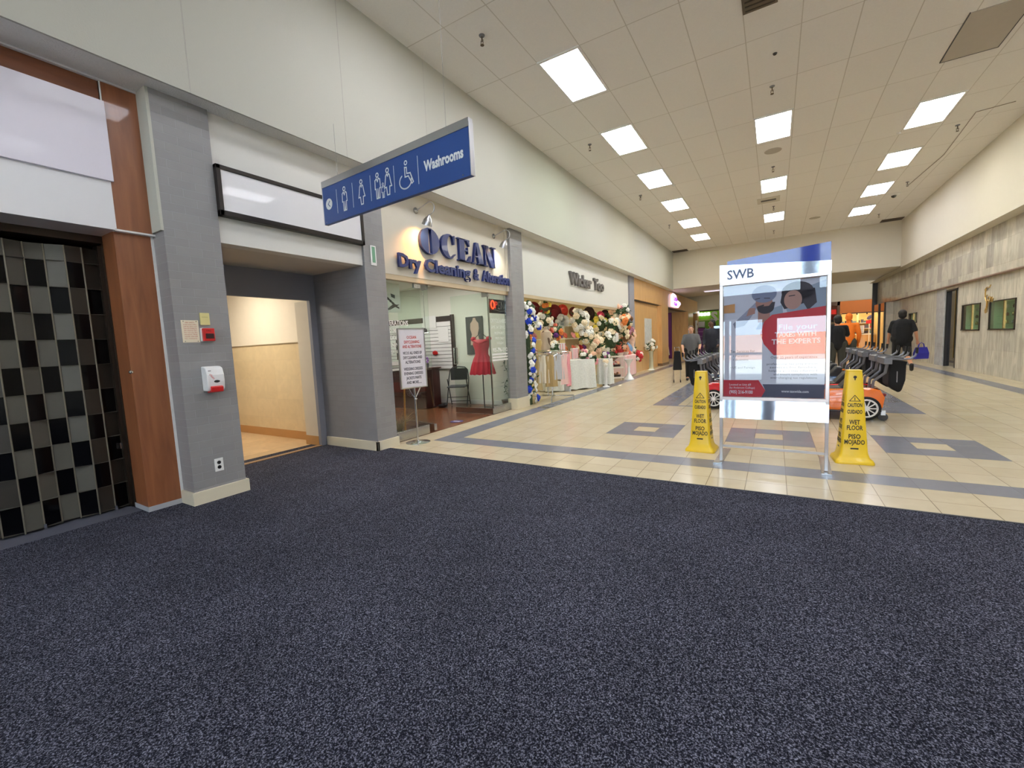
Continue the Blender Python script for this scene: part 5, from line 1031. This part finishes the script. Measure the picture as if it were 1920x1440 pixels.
pa = person('person in a grey polo shirt and black trousers, hands low on a cart', (-2.12, 13.75, 0), math.radians(180+8), SKIN1, HAIRG, GP, FABBLK, dict(wrL=(-.23, .26, .93), elL=(-.26, .06, 1.12), wrR=(.23, .26, .93), elR=(.26, .06, 1.12)), .93, hairlen='thin', build=1.2)
MB().tube([(-.07, .10, 1.42), (0, .125, 1.36), (.07, .10, 1.42)], .014, 6).build('collar', GP, pa, True)
person('person in dark navy long sleeves looking toward the shops', (-1.72, 15.2, 0), math.radians(180), SKIN2, HAIRB, NV, NV, dict(wrL=(-.20, .20, .98), wrR=(.20, .20, .98)), 1.03, sleeves='long', headturn=math.radians(-60), build=1.15)
person('person in a black T-shirt and olive trousers, seen from behind', (1.37, 13.9, 0), math.radians(8), SKIN3, HAIRB, BT, OLV, dict(elL=(-.26, .12, 1.18), wrL=(-.14, .30, 1.2), elR=(.26, .12, 1.18), wrR=(.14, .30, 1.2)), .955, hairlen='full', headturn=math.radians(15), build=1.05)
wk = person('person walking away in black shirt and shorts carrying a blue bag', (2.93, 15.5, 0), math.radians(-4), SKIN3, HAIRB, BT, FABBLK,
       dict(knL=(-.10, .12, .52), anL=(-.10, .10, .10), toL=(-.11, .26, .04), knR=(.13, -.02, .50), anR=(.17, -.30, .30), toR=(.18, -.30, .16), elR=(.27, -.04, 1.14), wrR=(.32, .04, .90), elL=(-.25, .05, 1.13), wrL=(-.26, .16, .92)), 1.0, shorts=True, build=1.3, hairlen='full')
bgp = thing('carrier_bag', 'royal blue carrier bag held by the walking person', 'bag', (3.33, 15.50, .42), math.radians(20))
MB().loft([[(-.15, -.05, 0), (.15, -.05, 0), (.15, .05, 0), (-.15, .05, 0)], [(-.155, -.06, .15), (.155, -.06, .15), (.155, .06, .15), (-.155, .06, .15)], [(-.13, -.015, .31), (.13, -.015, .31), (.13, .015, .31), (-.13, .015, .31)]]).build('bag_body', mat('royal_blue', (36, 34, 150), .6), bgp, bevel=.01)
for s in (-1, 1): MB().tube([(-.07, s*.015, .30), (-.05, s*.01, .40), (0, 0, .43), (.05, s*.01, .40), (.07, s*.015, .30)], .007, 6).build('bag_handle', mat('royal_blue', (36, 34, 150)), bgp, True)
person('person in bright orange hooded top standing beyond the black T-shirt', (1.80, 15.6, 0), math.radians(10), mat('orange_cloth', (228, 116, 24), .8), mat('orange_cloth', (228, 116, 24)), mat('orange_cloth', (228, 116, 24)), OLV, None, 1.0, sleeves='long', build=.8)
#PART3
# ================================================================== FLOWER SHOP
fascia(7.90, 15.72, 2.36, FASW)
q = thing('wicker_sign', 'grey condensed serif Wicker Too lettering on the white fascia', 'shop sign', (-4.53, 0, 0))
WG = mat('sign_grey', (104, 100, 96), .5)
def serif_word(s, a, b, z, size):
    tm = text_mb(s, size, off=.014, ext=.03); w = max(v[0] for v in tm.v)-min(v[0] for v in tm.v); x0 = min(v[0] for v in tm.v)
    tm.v = [((v[0]-x0)*(b-a)/w, v[1], v[2]) for v in tm.v]
    hh = size*.70
    for fx in ([.02, .16, .30] if s[0] == 'W' else [.03, .34]): tm.box((b-a)*fx-.03, (b-a)*fx+.07, hh-.025, hh+.02, -.03, .03)
    tm.xf(basis((.03, a, z), YF, ZU)); tm.build('word_'+s.lower(), WG, q)
serif_word('Wicker', 10.42, 11.95, 2.79, .43); serif_word('Too', 12.15, 12.98, 2.79, .43)
PKW = mat('shop_interior_cream', (226, 214, 178), .7)
struct('wall_flower_shop', MB().box(-9.1, -9.0, 7.95, 15.7, 0, 2.9).box(-9.0, -4.7, 15.6, 15.7, 0, 2.9), PKW); struct('ceiling_flower_shop', MB().box(-9.0, -4.62, 7.95, 15.7, 2.75, 2.8), PKW)
struct('floor_flower_shop', MB().box(-9.0, -4.62, 7.95, 15.7, -.02, .003), TILE)
for k, (x, y) in enumerate(((-5.6, 9.3), (-5.6, 11.6), (-5.6, 14.0), (-7.6, 10.5), (-7.6, 13))): panel_light(x, y, 2.75, .6, 1.2, 10, 'ceiling light in the flower shop '+['over the clothes rack', 'over the lace table', 'over the gift baskets', 'deep behind the hats', 'deep behind the white blooms'][k], (255, 244, 214))
BL = {'white': (244, 242, 234), 'blue': (24, 62, 190), 'cream': (246, 228, 196), 'peach': (242, 196, 164), 'pink': (236, 160, 170), 'red': (196, 30, 40), 'orange': (230, 130, 60), 'yellow': (240, 220, 90), 'purple': (110, 50, 130), 'mauve': (170, 110, 130), 'brown': (120, 80, 50), 'coral': (226, 110, 90)}
BM = {}
def bloom_mesh(c):
    if c in BM: return BM[c]
    mb = MB()
    for k in range(6): a = k*math.pi/3; mb.ell((.55*math.cos(a), .55*math.sin(a), .1), .5, .5, .3, 7, 5)
    for k in range(4): a = k*math.pi/2+.4; mb.ell((.28*math.cos(a), .28*math.sin(a), .35), .36, .36, .3, 7, 5)
    mb.ell((0, 0, .5), .3, .3, .25, 7, 5)
    o = mb.build('bloom', mat('petal_'+c, BL[c], .65, var=.12, vscale=3), None, True); BM[c] = o.data; bpy.data.objects.remove(o); return BM[c]
def leafy(n, rx, ry, rz, s=.06):
    mb = MB()
    for k in range(n):
        d = Vector((random.gauss(0, 1), random.gauss(0, 1), random.gauss(0, 1))).normalized(); c = Vector((d.x*rx, d.y*ry, d.z*rz))*(.7+.35*random.random())
        u = (d+Vector((random.uniform(-.8, .8), random.uniform(-.8, .8), random.uniform(-.8, .8)))).normalized(); w = u.cross(Vector((random.random(), .3, random.random()))).normalized()
        mb.poly([c-u*s, c+w*s*.4, c+u*s, c-w*s*.4])
    return mb
def blooms(t, n, rx, ry, rz, cols, r, face=True, off=(0, 0, 0)):
    for k in range(n):
        for _ in range(8):
            d = Vector((random.gauss(0, 1), random.gauss(0, 1), random.gauss(0, 1))).normalized()
            if not face or d.x > -.25 and d.y < .45: break
        c = Vector((d.x*rx, d.y*ry, d.z*rz))+Vector(off); col = cols[k % len(cols)]
        o = bpy.data.objects.new(col+'_bloom', bloom_mesh(col)); COL.objects.link(o); o.parent = t
        z = Vector((d.x+.4, d.y-.4, d.z*.6)).normalized(); o.matrix_local = Matrix.Translation(c) @ z.to_track_quat('Z', 'Y').to_matrix().to_4x4() @ Matrix.Scale(r*random.uniform(.75, 1.2), 4)
def flowers(name, label, px, py, X, r, n, cols, br=.07, leaf=40, asp=1., group=None, cat='flowers'):
    p = at(px, py, X=X); t = thing(name, label, cat, p, 0, group)
    rx, ry, rz = r*.8, r*1.3, r*asp
    MB().ell((0, 0, 0), rx*.72, ry*.75, rz*.75, 10, 8).build('filler_core', mat('filler_green', (64, 84, 52), .8, var=.4, vscale=30), t, True)
    leafy(leaf, rx*1.1, ry*1.1, rz*1.1, br*.9).build('leaves', LEAF, t); blooms(t, n, rx, ry, rz, cols, br); return t
# column garland
t = thing('floral_garland', 'tall floor to ceiling garland of white and royal blue flowers by the middle pillar', 'garland', (-4.52, 8.13, 0), 0)
MB().tube([(0, 0, 0), (0, 0, 2.05), (-.02, .12, 2.2), (-.05, .4, 2.1)], .05, 8).build('garland_core', mat('filler_green', (64, 84, 52)), t, True)
lm = MB()
for k in range(24): lm.add(leafy(12, .17, .19, .07, .05), T(0, 0, .06+k*.09))
lm.build('leaves', LEAF, t)
for k in range(52):
    z = .06+k*.041; a = -1.5+2.4*random.random()
    col = 'blue' if k % 5 == 2 else 'white'
    o = bpy.data.objects.new(col+'_bloom', bloom_mesh(col)); COL.objects.link(o); o.parent = t
    d = Vector((math.cos(a), math.sin(a), 0)); o.matrix_local = Matrix.Translation(d*random.uniform(.09, .17)+Vector((0, 0, z))) @ (d+Vector((0, 0, .1))).to_track_quat('Z', 'Y').to_matrix().to_4x4() @ Matrix.Scale((.068 if col == 'blue' else .052)*random.uniform(.7, 1.3), 4)
for k in range(8):
    col = 'blue' if k in (2, 6) else 'white'; o = bpy.data.objects.new(col+'_bloom', bloom_mesh(col)); COL.objects.link(o); o.parent = t
    o.matrix_local = Matrix.Translation((.06, .1+.05*k, 2.0-.05*k+.05*math.sin(k*2))) @ Vector((1, -.4, .2)).to_track_quat('Z', 'Y').to_matrix().to_4x4() @ Matrix.Scale(.085, 4)
FL = [('white_flower_cluster', 'large cluster of white flowers below the small maroon hat', 1086, 600, -4.85, .30, 20, ['white', 'white', 'cream'], .09),
 ('white_flower_cluster', 'white flower cluster behind the pink striped gift box', 1099, 626, -4.75, .24, 12, ['white', 'cream'], .085),
 ('cream_flower_bunch', 'cream and peach flower bunch above the lace covered table', 1117, 645, -4.7, .27, 13, ['cream', 'peach', 'cream'], .10),
 ('yellow_flower_bunch', 'cream and yellow flowers directly below the pink round hat', 1125, 610, -4.95, .28, 12, ['cream', 'yellow', 'white'], .09),
 ('rose_bunch', 'peach rose arrangement at the top of the shop opening, beside the dark hat', 1152, 588, -4.7, .32, 13, ['peach', 'cream', 'pink'], .11),
 ('rose_bunch', 'large cream roses in the middle of the arch of flowers', 1150, 615, -4.6, .34, 14, ['peach', 'cream', 'white'], .12),
 ('rose_bunch', 'white roses and greenery low in the arch of flowers', 1145, 640, -4.6, .32, 10, ['white', 'cream', 'peach'], .11),
 ('rose_bunch', 'amber and cream dried flowers by the grey pillar, under green sprigs', 1172, 603, -4.25, .25, 14, ['cream', 'orange', 'brown', 'peach'], .10),
 ('rose_bunch', 'brown and cream flowers halfway up next to the grey pillar', 1175, 624, -4.25, .24, 12, ['brown', 'cream', 'mauve'], .10),
 ('green_sprig_bunch', 'green sprigs with white buds at the top corner by the grey pillar', 1172, 583, -4.28, .18, 5, ['white', 'yellow'], .07),
 ('orange_bouquet', 'orange and purple bouquet over the beige dress bust', 1043, 622, -4.75, .17, 9, ['orange', 'coral', 'purple', 'cream'], .07),
 ('white_bouquet', 'small white bouquet on top of the round clothes rack', 1040, 652, -4.55, .13, 8, ['white', 'cream'], .055),
 ('pink_centerpiece', 'pink and cream centerpiece on the lace covered table, shop side', 1096, 668, -4.6, .18, 12, ['pink', 'cream', 'mauve', 'white'], .055),
 ('pink_centerpiece', 'blush centerpiece at the corner of the lace covered table nearest the corridor', 1112, 672, -4.4, .17, 11, ['peach', 'white', 'pink'], .055),
 ('mauve_bouquet', 'mauve and white bouquet over the lace covered pedestal', 1134, 672, -4.35, .18, 9, ['mauve', 'white', 'purple'], .06),
 ('coral_bouquet', 'coral bouquet above the white wire cart', 1163, 648, -4.5, .25, 11, ['coral', 'peach', 'orange'], .08),
 ('red_gift_flowers', 'red blossoms on the striped table beside the white wire cart', 1174, 668, -4.5, .20, 10, ['red', 'coral', 'white'], .08),
 ('red_gift_flowers', 'red blossoms at the far end of the striped table', 1197, 668, -4.3, .17, 8, ['red', 'red', 'white'], .09),
 ('peach_gift_flowers', 'peach and white blossoms in the middle of the striped table', 1184, 660, -4.45, .2, 9, ['peach', 'white', 'orange'], .08),
 ('brown_foliage', 'dark brown foliage left of the white wire cart', 1147, 668, -4.55, .22, 5, ['brown', 'red'], .06),
 ('cream_flower_bunch', 'cream flowers behind the beige bust near the garland', 1022, 600, -4.9, .22, 10, ['white', 'cream'], .07),
 ('amber_flower_bunch', 'amber flowers hanging near the ceiling beside the dark red hats', 1022, 574, -4.8, .16, 8, ['yellow', 'orange', 'cream'], .06)]
for f in FL: flowers(*f)
# hats
HM = {'dark red': (110, 14, 22), 'red': (150, 24, 28), 'maroon': (96, 30, 26), 'brown': (50, 24, 20), 'green': (110, 140, 60), 'pink': (216, 70, 110), 'bright red': (190, 50, 36)}
for k, (px, py, r, c, lab) in enumerate([(1000, 580, .15, 'dark red', 'dark red hat nearest the middle pillar'), (1014, 583, .13, 'red', 'red hat second from the middle pillar'), (1038, 588, .20, 'dark red', 'largest dark red hat in the flower shop'), (1054, 583, .15, 'bright red', 'bright red hat beside the largest dark red one'),
   (1074, 585, .12, 'maroon', 'small maroon hat above the white flower cluster'), (1104, 588, .18, 'brown', 'dark brown ruffled hat on the cream wall'), (1112, 594, .14, 'green', 'green hat beside the dark brown ruffled one'), (1125, 593, .14, 'pink', 'bright pink round hat'), (1134, 591, .16, 'brown', 'dark brown hat partly behind the pink one')]):
    p = at(px, py, X=-5.2); t = thing('hat', lab, 'hat', p, math.radians(-35), 'hats hung near the flower shop ceiling'); m_ = mat('felt_'+c.replace(' ', '_'), HM[c], .8, bump=.3, bscale=60); RX = Matrix.Rotation(math.radians(90), 4, 'Y')
    MB().lathe([(0, 0), (r*1.2, .0), (r*1.25, .02), (r*.6, .015), (0, .015)], n=24).xf(RX).build('brim', m_, t, True); cr = MB().lathe([(r*.62, 0), (r*.58, .09), (r*.4, .12), (0, .125)], n=20).xf(RX).build('crown', m_, t, True); MB().lathe([(r*.635, .012), (r*.63, .035), (r*.6, .035)], n=20, cap=False).xf(RX).build('hat_band', BLACK, cr)
    MB().tube([(-.02, 0, 0), (-.02, 0, 2.74-p.z)], .003, 4).build('hanging_line', STEEL, t)
p = at(1053, 603, X=-5.0); t = thing('tulle_ball', 'pale grey tulle puff below the red hats', 'ornament', p); bm_ = MB()
for k in range(26): d = Vector((random.gauss(0, 1), random.gauss(0, 1), random.gauss(0, 1))).normalized()*.15; bm_.ell(d, .07, .07, .07, 8, 6)
bm_.build('tulle', mat('pale_tulle', (196, 196, 188), .8), t, True); MB().tube([(0, 0, .1), (0, 0, 2.74-p.z)], .003, 4).build('hanging_line', STEEL, t)
# round clothes rack
t = thing('round_clothes_rack', 'round chrome clothes rack by the blue and white garland', 'clothes rack', (-4.35, 8.88, 0))
RR = .40
MB().tube([(RR*math.cos(2*math.pi*q/32), RR*math.sin(2*math.pi*q/32), 1.10) for q in range(33)], .012, 8).build('ring', CHROME, t, True)
MB().tube([(0, 0, .08), (0, 0, 1.12)], .02, 10).tube([(-RR, 0, 1.1), (RR, 0, 1.1)], .008, 6).tube([(0, -RR, 1.1), (0, RR, 1.1)], .008, 6).build('pole', CHROME, t, True)
for k in range(4):
    a = k*math.pi/2+.4; MB().tube([(0, 0, .10), (.48*math.cos(a), .48*math.sin(a), .10), (.48*math.cos(a), .48*math.sin(a), .0)], .012, 8).build('leg', STEEL, t, True)
MB().lathe([(0, 1.13), (RR*.9, 1.13), (RR*.9, 1.15), (0, 1.15)], n=28).build('glass_top', GLASSG, t)
GCs = [('white', (232, 234, 238)), ('champagne', (214, 190, 140)), ('ivory', (230, 220, 198)), ('gold', (176, 150, 100)), ('silver', (186, 188, 190)), ('blush', (232, 196, 190)), ('pink floral', (228, 150, 160)), ('sand', (204, 184, 156)), ('lace white', (222, 224, 226)), ('olive', (140, 128, 96)), ('pearl', (214, 210, 206)), ('beige', (200, 178, 150))]
for k, (nm, c) in enumerate(GCs):
    a = -2.4+k*.42; lx = (.42, .22, .38, .30, .45, .33, .28, .25, .12, .35, .4, .3)[k]
    gx, gy = -4.35+RR*math.cos(a), 8.88+RR*math.sin(a)
    g = thing('hanging_dress', nm+' dress on the round clothes rack', 'dress', (gx, gy, 1.07), a, 'dresses on the round clothes rack')
    rg = [[(.018*(1.4 if z < -.3 else 1)*math.cos(b)*(1+.9*math.sin(5*b)), w*math.sin(b), z) for b in [2*math.pi*q/26 for q in range(26)]] for z, w in ((-(1.02-lx), .14), (-.5*(1.1-lx), .12), (-.25, .10), (-.06, .13), (-.02, .03))]
    MB().loft(rg).build('dress_body', mat('cloth_'+nm.replace(' ', '_'), c, .6, var=.2 if 'floral' in nm or 'lace' in nm else .06, vscale=30), g, True)
    MB().tube([(0, -.13, -.06), (0, 0, -.0), (0, .13, -.06)], .005, 5).tube([(0, 0, 0), (0, 0, .035)], .003, 5).build('hanger', STEEL, g)
# dress bust
p = at(1030, 662, X=-4.75); t = thing('dress_bust', 'beige dress form bust behind the round clothes rack', 'dress form', (p.x-.1, p.y+.05, 0))
rg = [[(a_*.9*math.cos(b), a_*math.sin(b), z) for b in [2*math.pi*q/20 for q in range(20)]] for z, a_ in ((1.08, .13), (1.2, .15), (1.32, .11), (1.46, .15), (1.58, .14), (1.63, .06), (1.70, .05))]
MB().loft(rg).build('bust', mat('bust_linen', (196, 178, 156), .8), t, True); MB().tube([(0, 0, 0), (0, 0, 1.1)], .015, 8).lathe([(0, 0), (.16, 0), (.16, .02), (0, .02)]).build('stand', STEEL, t, True); MB().tube([(-.02, -.12, 1.6), (.10, -.06, 1.4), (.12, .02, 1.15)], .03, 8).build('shawl', mat('taupe_knit', (120, 100, 86), .9), t, True)
# lace table
LACE = mat('lace_cloth', (222, 224, 218), .75, var=.22, vscale=28, bump=.6, bscale=80)
ang_t = math.radians(58)
t = thing('display_table', 'table under floor length white lace cloth in the flower shop front', 'table', (-4.66, 10.78, 0), ang_t)
MB().box(-.72, .72, -.02, .60, .78, .80).build('tabletop', WHITE, t)
for x, y in ((-.66, .03), (.66, .03), (-.66, .55), (.66, .55)): MB().tube([(x, y, 0), (x, y, .78)], .018, 8).build('leg', STEEL, t)
def cloth(L1, y0, y1, z0, z1, amp, n=90):
    per = []
    pts = [(-L1, y0), (L1, y0), (L1, y1), (-L1, y1)]
    for k in range(4):
        a, b = Vector(pts[k]), Vector(pts[(k+1) % 4])
        for q in range(n//4): per.append(a.lerp(b, q/(n//4)))
    c = Vector((0, (y0+y1)/2)); rings = []
    for s, z in ((0, z0), (.5, (z0+z1)/2), (1, z1)):
        rings.append([(p.x+(p-c).normalized().x*amp*(1-s)*(1+math.sin(q*1.3)), p.y+(p-c).normalized().y*amp*(1-s)*(1+math.sin(q*1.3)), z+(.015*math.sin(q*.9) if s == 0 else 0)) for q, p in enumerate(per)])
    return MB().loft(rings)
o = cloth(.73, -.03, .61, .03, .81, .05).build('lace_tablecloth', LACE, None, True); o.location = (-4.66, 10.78, 0); o.rotation_euler = (0, 0, ang_t); tag(o, 'white lace tablecloth draped to the floor over the display table', 'tablecloth')
for k, (x, y, w, h, c, lab) in enumerate(((-.42, .35, .12, .42, 'pink', 'plain pink gift box at the left of the lace table'), (-.16, .35, .14, .46, 'white', 'clear pink striped gift box on the lace table'), (.12, .42, .10, .22, 'peach', 'peach gift box behind the centerpieces'), (.36, .40, .09, .30, 'white', 'white gift box near the far end of the lace table'))):
    q = Rz(ang_t) @ Vector((x, y, 0)); t = thing('gift_box', lab, 'gift box', (-4.66+q.x, 10.78+q.y, .825), ang_t); MB().box(-w, w, -w*.7, w*.7, 0, h).build('box_body', mat('giftbox_'+c, {'pink': (232, 180, 180), 'white': (232, 226, 226), 'peach': (236, 200, 176)}[c], .4), t, bevel=.005)
    sm = MB()
    for s in range(4): sm.box(-w+.02+s*w*.55, -w+.04+s*w*.55, -w*.7-.003, -w*.7, .02, h-.02)
    sm.build('ribbon_stripes', mat('ribbon_rose', (220, 120, 120), .4), t)
# pedestal with lace, white column vase
t = thing('lace_pedestal', 'round pedestal under white lace between the lace table and the wire cart', 'pedestal', (-4.17, 12.0, 0)); MB().loft([[((.22+.03*s_*math.sin(8*a))*math.cos(a), (.22+.03*s_*math.sin(8*a))*math.sin(a), z) for a in [2*math.pi*q/64 for q in range(64)]] for z, s_ in ((.06, 1), (.4, .7), (.78, .1))]).build('lace_cover', LACE, t, True); MB().tube([(.1, -.1, 0), (.1, -.1, .1)], .02, 8).tube([(-.1, .1, 0), (-.1, .1, .1)], .02, 8).build('foot', BLACK, t)
t = thing('slim_vase', 'slim white column vase before the lace pedestal', 'vase', (-4.02, 11.62, 0)); MB().lathe([(0, 0), (.10, 0), (.10, .02), (.04, .05), (.035, .3), (.06, .58), (.05, .58), (0, .5)], n=24).build('vase_body', WHITE, t, True); blooms(t, 8, .12, .12, .10, ['white', 'cream'], .05, True, (0, 0, .66))
# wire cart
t = thing('wire_cart', 'white wire display cart with three shelves', 'cart', (-4.25, 13.3, 0), math.radians(35)); W2 = mat('cream_wire', (222, 212, 196), .5)
for x in (-.19, .19):
    for y in (-.14, .14): MB().tube([(x, y, .02), (x, y, .82)], .010, 6).build('post', W2, t)
for z in (.10, .42, .76):
    MB().box(-.19, .19, -.14, .14, z, z+.012).box(-.19, .19, -.145, -.135, z, z+.05).build('shelf', W2, t)
for z, c, nm in ((.118, 'brown', 'lowest'), (.438, 'red', 'middle')):
    q = thing('basket_bunch', 'dark basket of dried flowers on the %s shelf of the wire cart' % nm, 'basket', (-4.25, 13.3, z), math.radians(35)); MB().lathe([(0, 0), (.11, 0), (.13, .09), (.11, .09), (0, .07)], n=18).build('basket', DKBRN, q, True); blooms(q, 7, .09, .09, .05, [c, 'peach'], .04, False, (0, 0, .12))
t = thing('trumpet_vase', 'glossy white trumpet vase standing on the dark floor band', 'vase', (-4.05, 13.95, 0)); MB().lathe([(0, 0), (.17, 0), (.165, .02), (.09, .12), (.035, .24), (.05, .33), (.03, .42), (.06, .52), (.15, .66), (.14, .66), (.04, .5), (0, .5)], n=28).build('vase_body', mat('gloss_white', (240, 240, 240), .1, coat=1, var=0), t, True)
# striped basket table
STR = tile_mat('pink_stripes', (236, 214, 210), (232, 184, 184), (226, 160, 160), 'YZX', .12, 3.0, .02, rough=.8, bump=0)
o = MB().loft([[(x*(1+.0*z), y, z) for x, y in ((-.26, -.66), (.26, -.66), (.26, .66), (-.26, .66))] for z in (.05, .4, .76)]).build('striped_table', STR, None, bevel=.03); o.location = (-4.50, 14.9, 0); tag(o, 'low table in a pink striped cloth heaped with red gifts', 'table')
for k, (y, z, c, r, lab) in enumerate(((14.45, .90, (190, 40, 40), .13, 'dark red wrapped gift basket at the near end of the striped table'), (15.05, .93, (226, 150, 110), .14, 'orange netted gift basket on the striped table'), (15.35, 1.02, (110, 150, 190), .17, 'pale blue wrapped gift basket on the striped table'), (14.75, .95, (206, 50, 46), .15, 'bright red wrapped gift basket, second on the striped table'))):
    t = thing('gift_basket', lab, 'gift basket', (-4.66 if y == 14.75 else -4.5, y, .765)); MB().lathe([(0, 0), (r*.8, 0), (r, .10), (r*.9, .10), (0, .08)], n=18).build('basket', W2, t, True)
    MB().loft([[(rr*(1+.12*math.sin(7*a))*math.cos(a), rr*(1+.12*math.sin(7*a))*math.sin(a), zz) for a in [2*math.pi*q/36 for q in range(36)]] for rr, zz in ((r*.9, .10), (r*1.05, .2), (r*.8, .32), (r*.2, .42), (r*.5, .52))]).build('wrapping', mat('wrap%d' % k, c, .3), t, True)
t = thing('netted_bouquet', 'tall peach netted bouquet on the far end of the striped table by the grey pillar', 'bouquet', (-4.40, 15.5, .765)); MB().lathe([(0, .0), (.08, 0), (.07, .2), (.15, .5), (.18, .75), (.10, .95), (0, .98)], n=20).build('net_wrap', mat('peach_net', (226, 190, 170), .6, var=.3, vscale=20), t, True); blooms(t, 10, .15, .15, .22, ['peach', 'pink', 'cream'], .06, True, (0, 0, .68))
t = thing('glass_floor_vase', 'tall glass vase of white flowers before the oak panel', 'vase', (-4.35, 18.2, 0)); MB().lathe([(0, 0), (.13, 0), (.13, .02), (.09, .04), (.08, .55), (.10, .78), (.09, .78), (.07, .5), (0, .1)], n=20).build('vase_body', mat('pale_glass', (214, 214, 190), .1, alpha=.55, var=0), t, True)
leafy(50, .24, .24, .22, .08).xf(T(0, 0, .92)).build('leaves', LEAF, t); blooms(t, 14, .24, .24, .22, ['white'], .075, False, (0, 0, 1.0))
tag(MB().poly([(-.05, -.04, .004), (.05, -.05, .004), (.04, .05, .03), (-.03, .06, .02)]).build('crumpled_paper', PAPER, None, loc=(-3.75, 12.0, 0)), 'scrap of crumpled paper on the tiles past the dark band', 'paper scrap')
t = thing('ribbon_tag', 'white card sign hanging in the arch of flowers', 'card', at(1157, 632, X=-4.3)); MB().box(-.002, .002, -.14, .14, -.13, .13).build('card', WHITE, t); MB().tube([(0, 0, .13), (0, 0, .5)], .003, 4).build('string', STEEL, t)
# backdrop shelves deeper in the shop
for k, (x, y, w) in enumerate(((-6.3, 8.6, 1.0), (-6.3, 10.2, 1.2), (-6.3, 12.2, 1.4), (-6.3, 14.0, 1.3))):
    t = thing('shop_shelf', 'cream display shelf inside the flower shop, '+['behind the garland', 'behind the clothes rack', 'behind the lace table', 'behind the flower arch'][k], 'shelving', (x, y, 0))
    MB().box(-.02, 0, 0, w, 0, 1.9).build('back_panel', PKW, t)
    for z in (.5, .95, 1.4, 1.85): MB().box(0, .4, 0, w, z, z+.025).build('shelf', WHITE, t)
    for j, z in enumerate((.53, .98, 1.43, 1.88)):
        for i in range(4):
            c = list(BL)[(i*3+j*5+k*2) % 12]; o = bpy.data.objects.new(c+'_bloom', bloom_mesh(c)); COL.objects.link(o); o.location = (x+.25, y+.15+i*(w-.3)/3, z+.1); o.scale = (.12,)*3; o.rotation_euler = (0, math.radians(60), 0)
            tag(o, c+' flower head on the %s board of the shelf %s' % (['lowest', 'second', 'third', 'top'][j], ['behind the garland', 'behind the clothes rack', 'behind the lace table', 'behind the flower arch'][k]), 'flower', 'flower heads on the shop shelves')
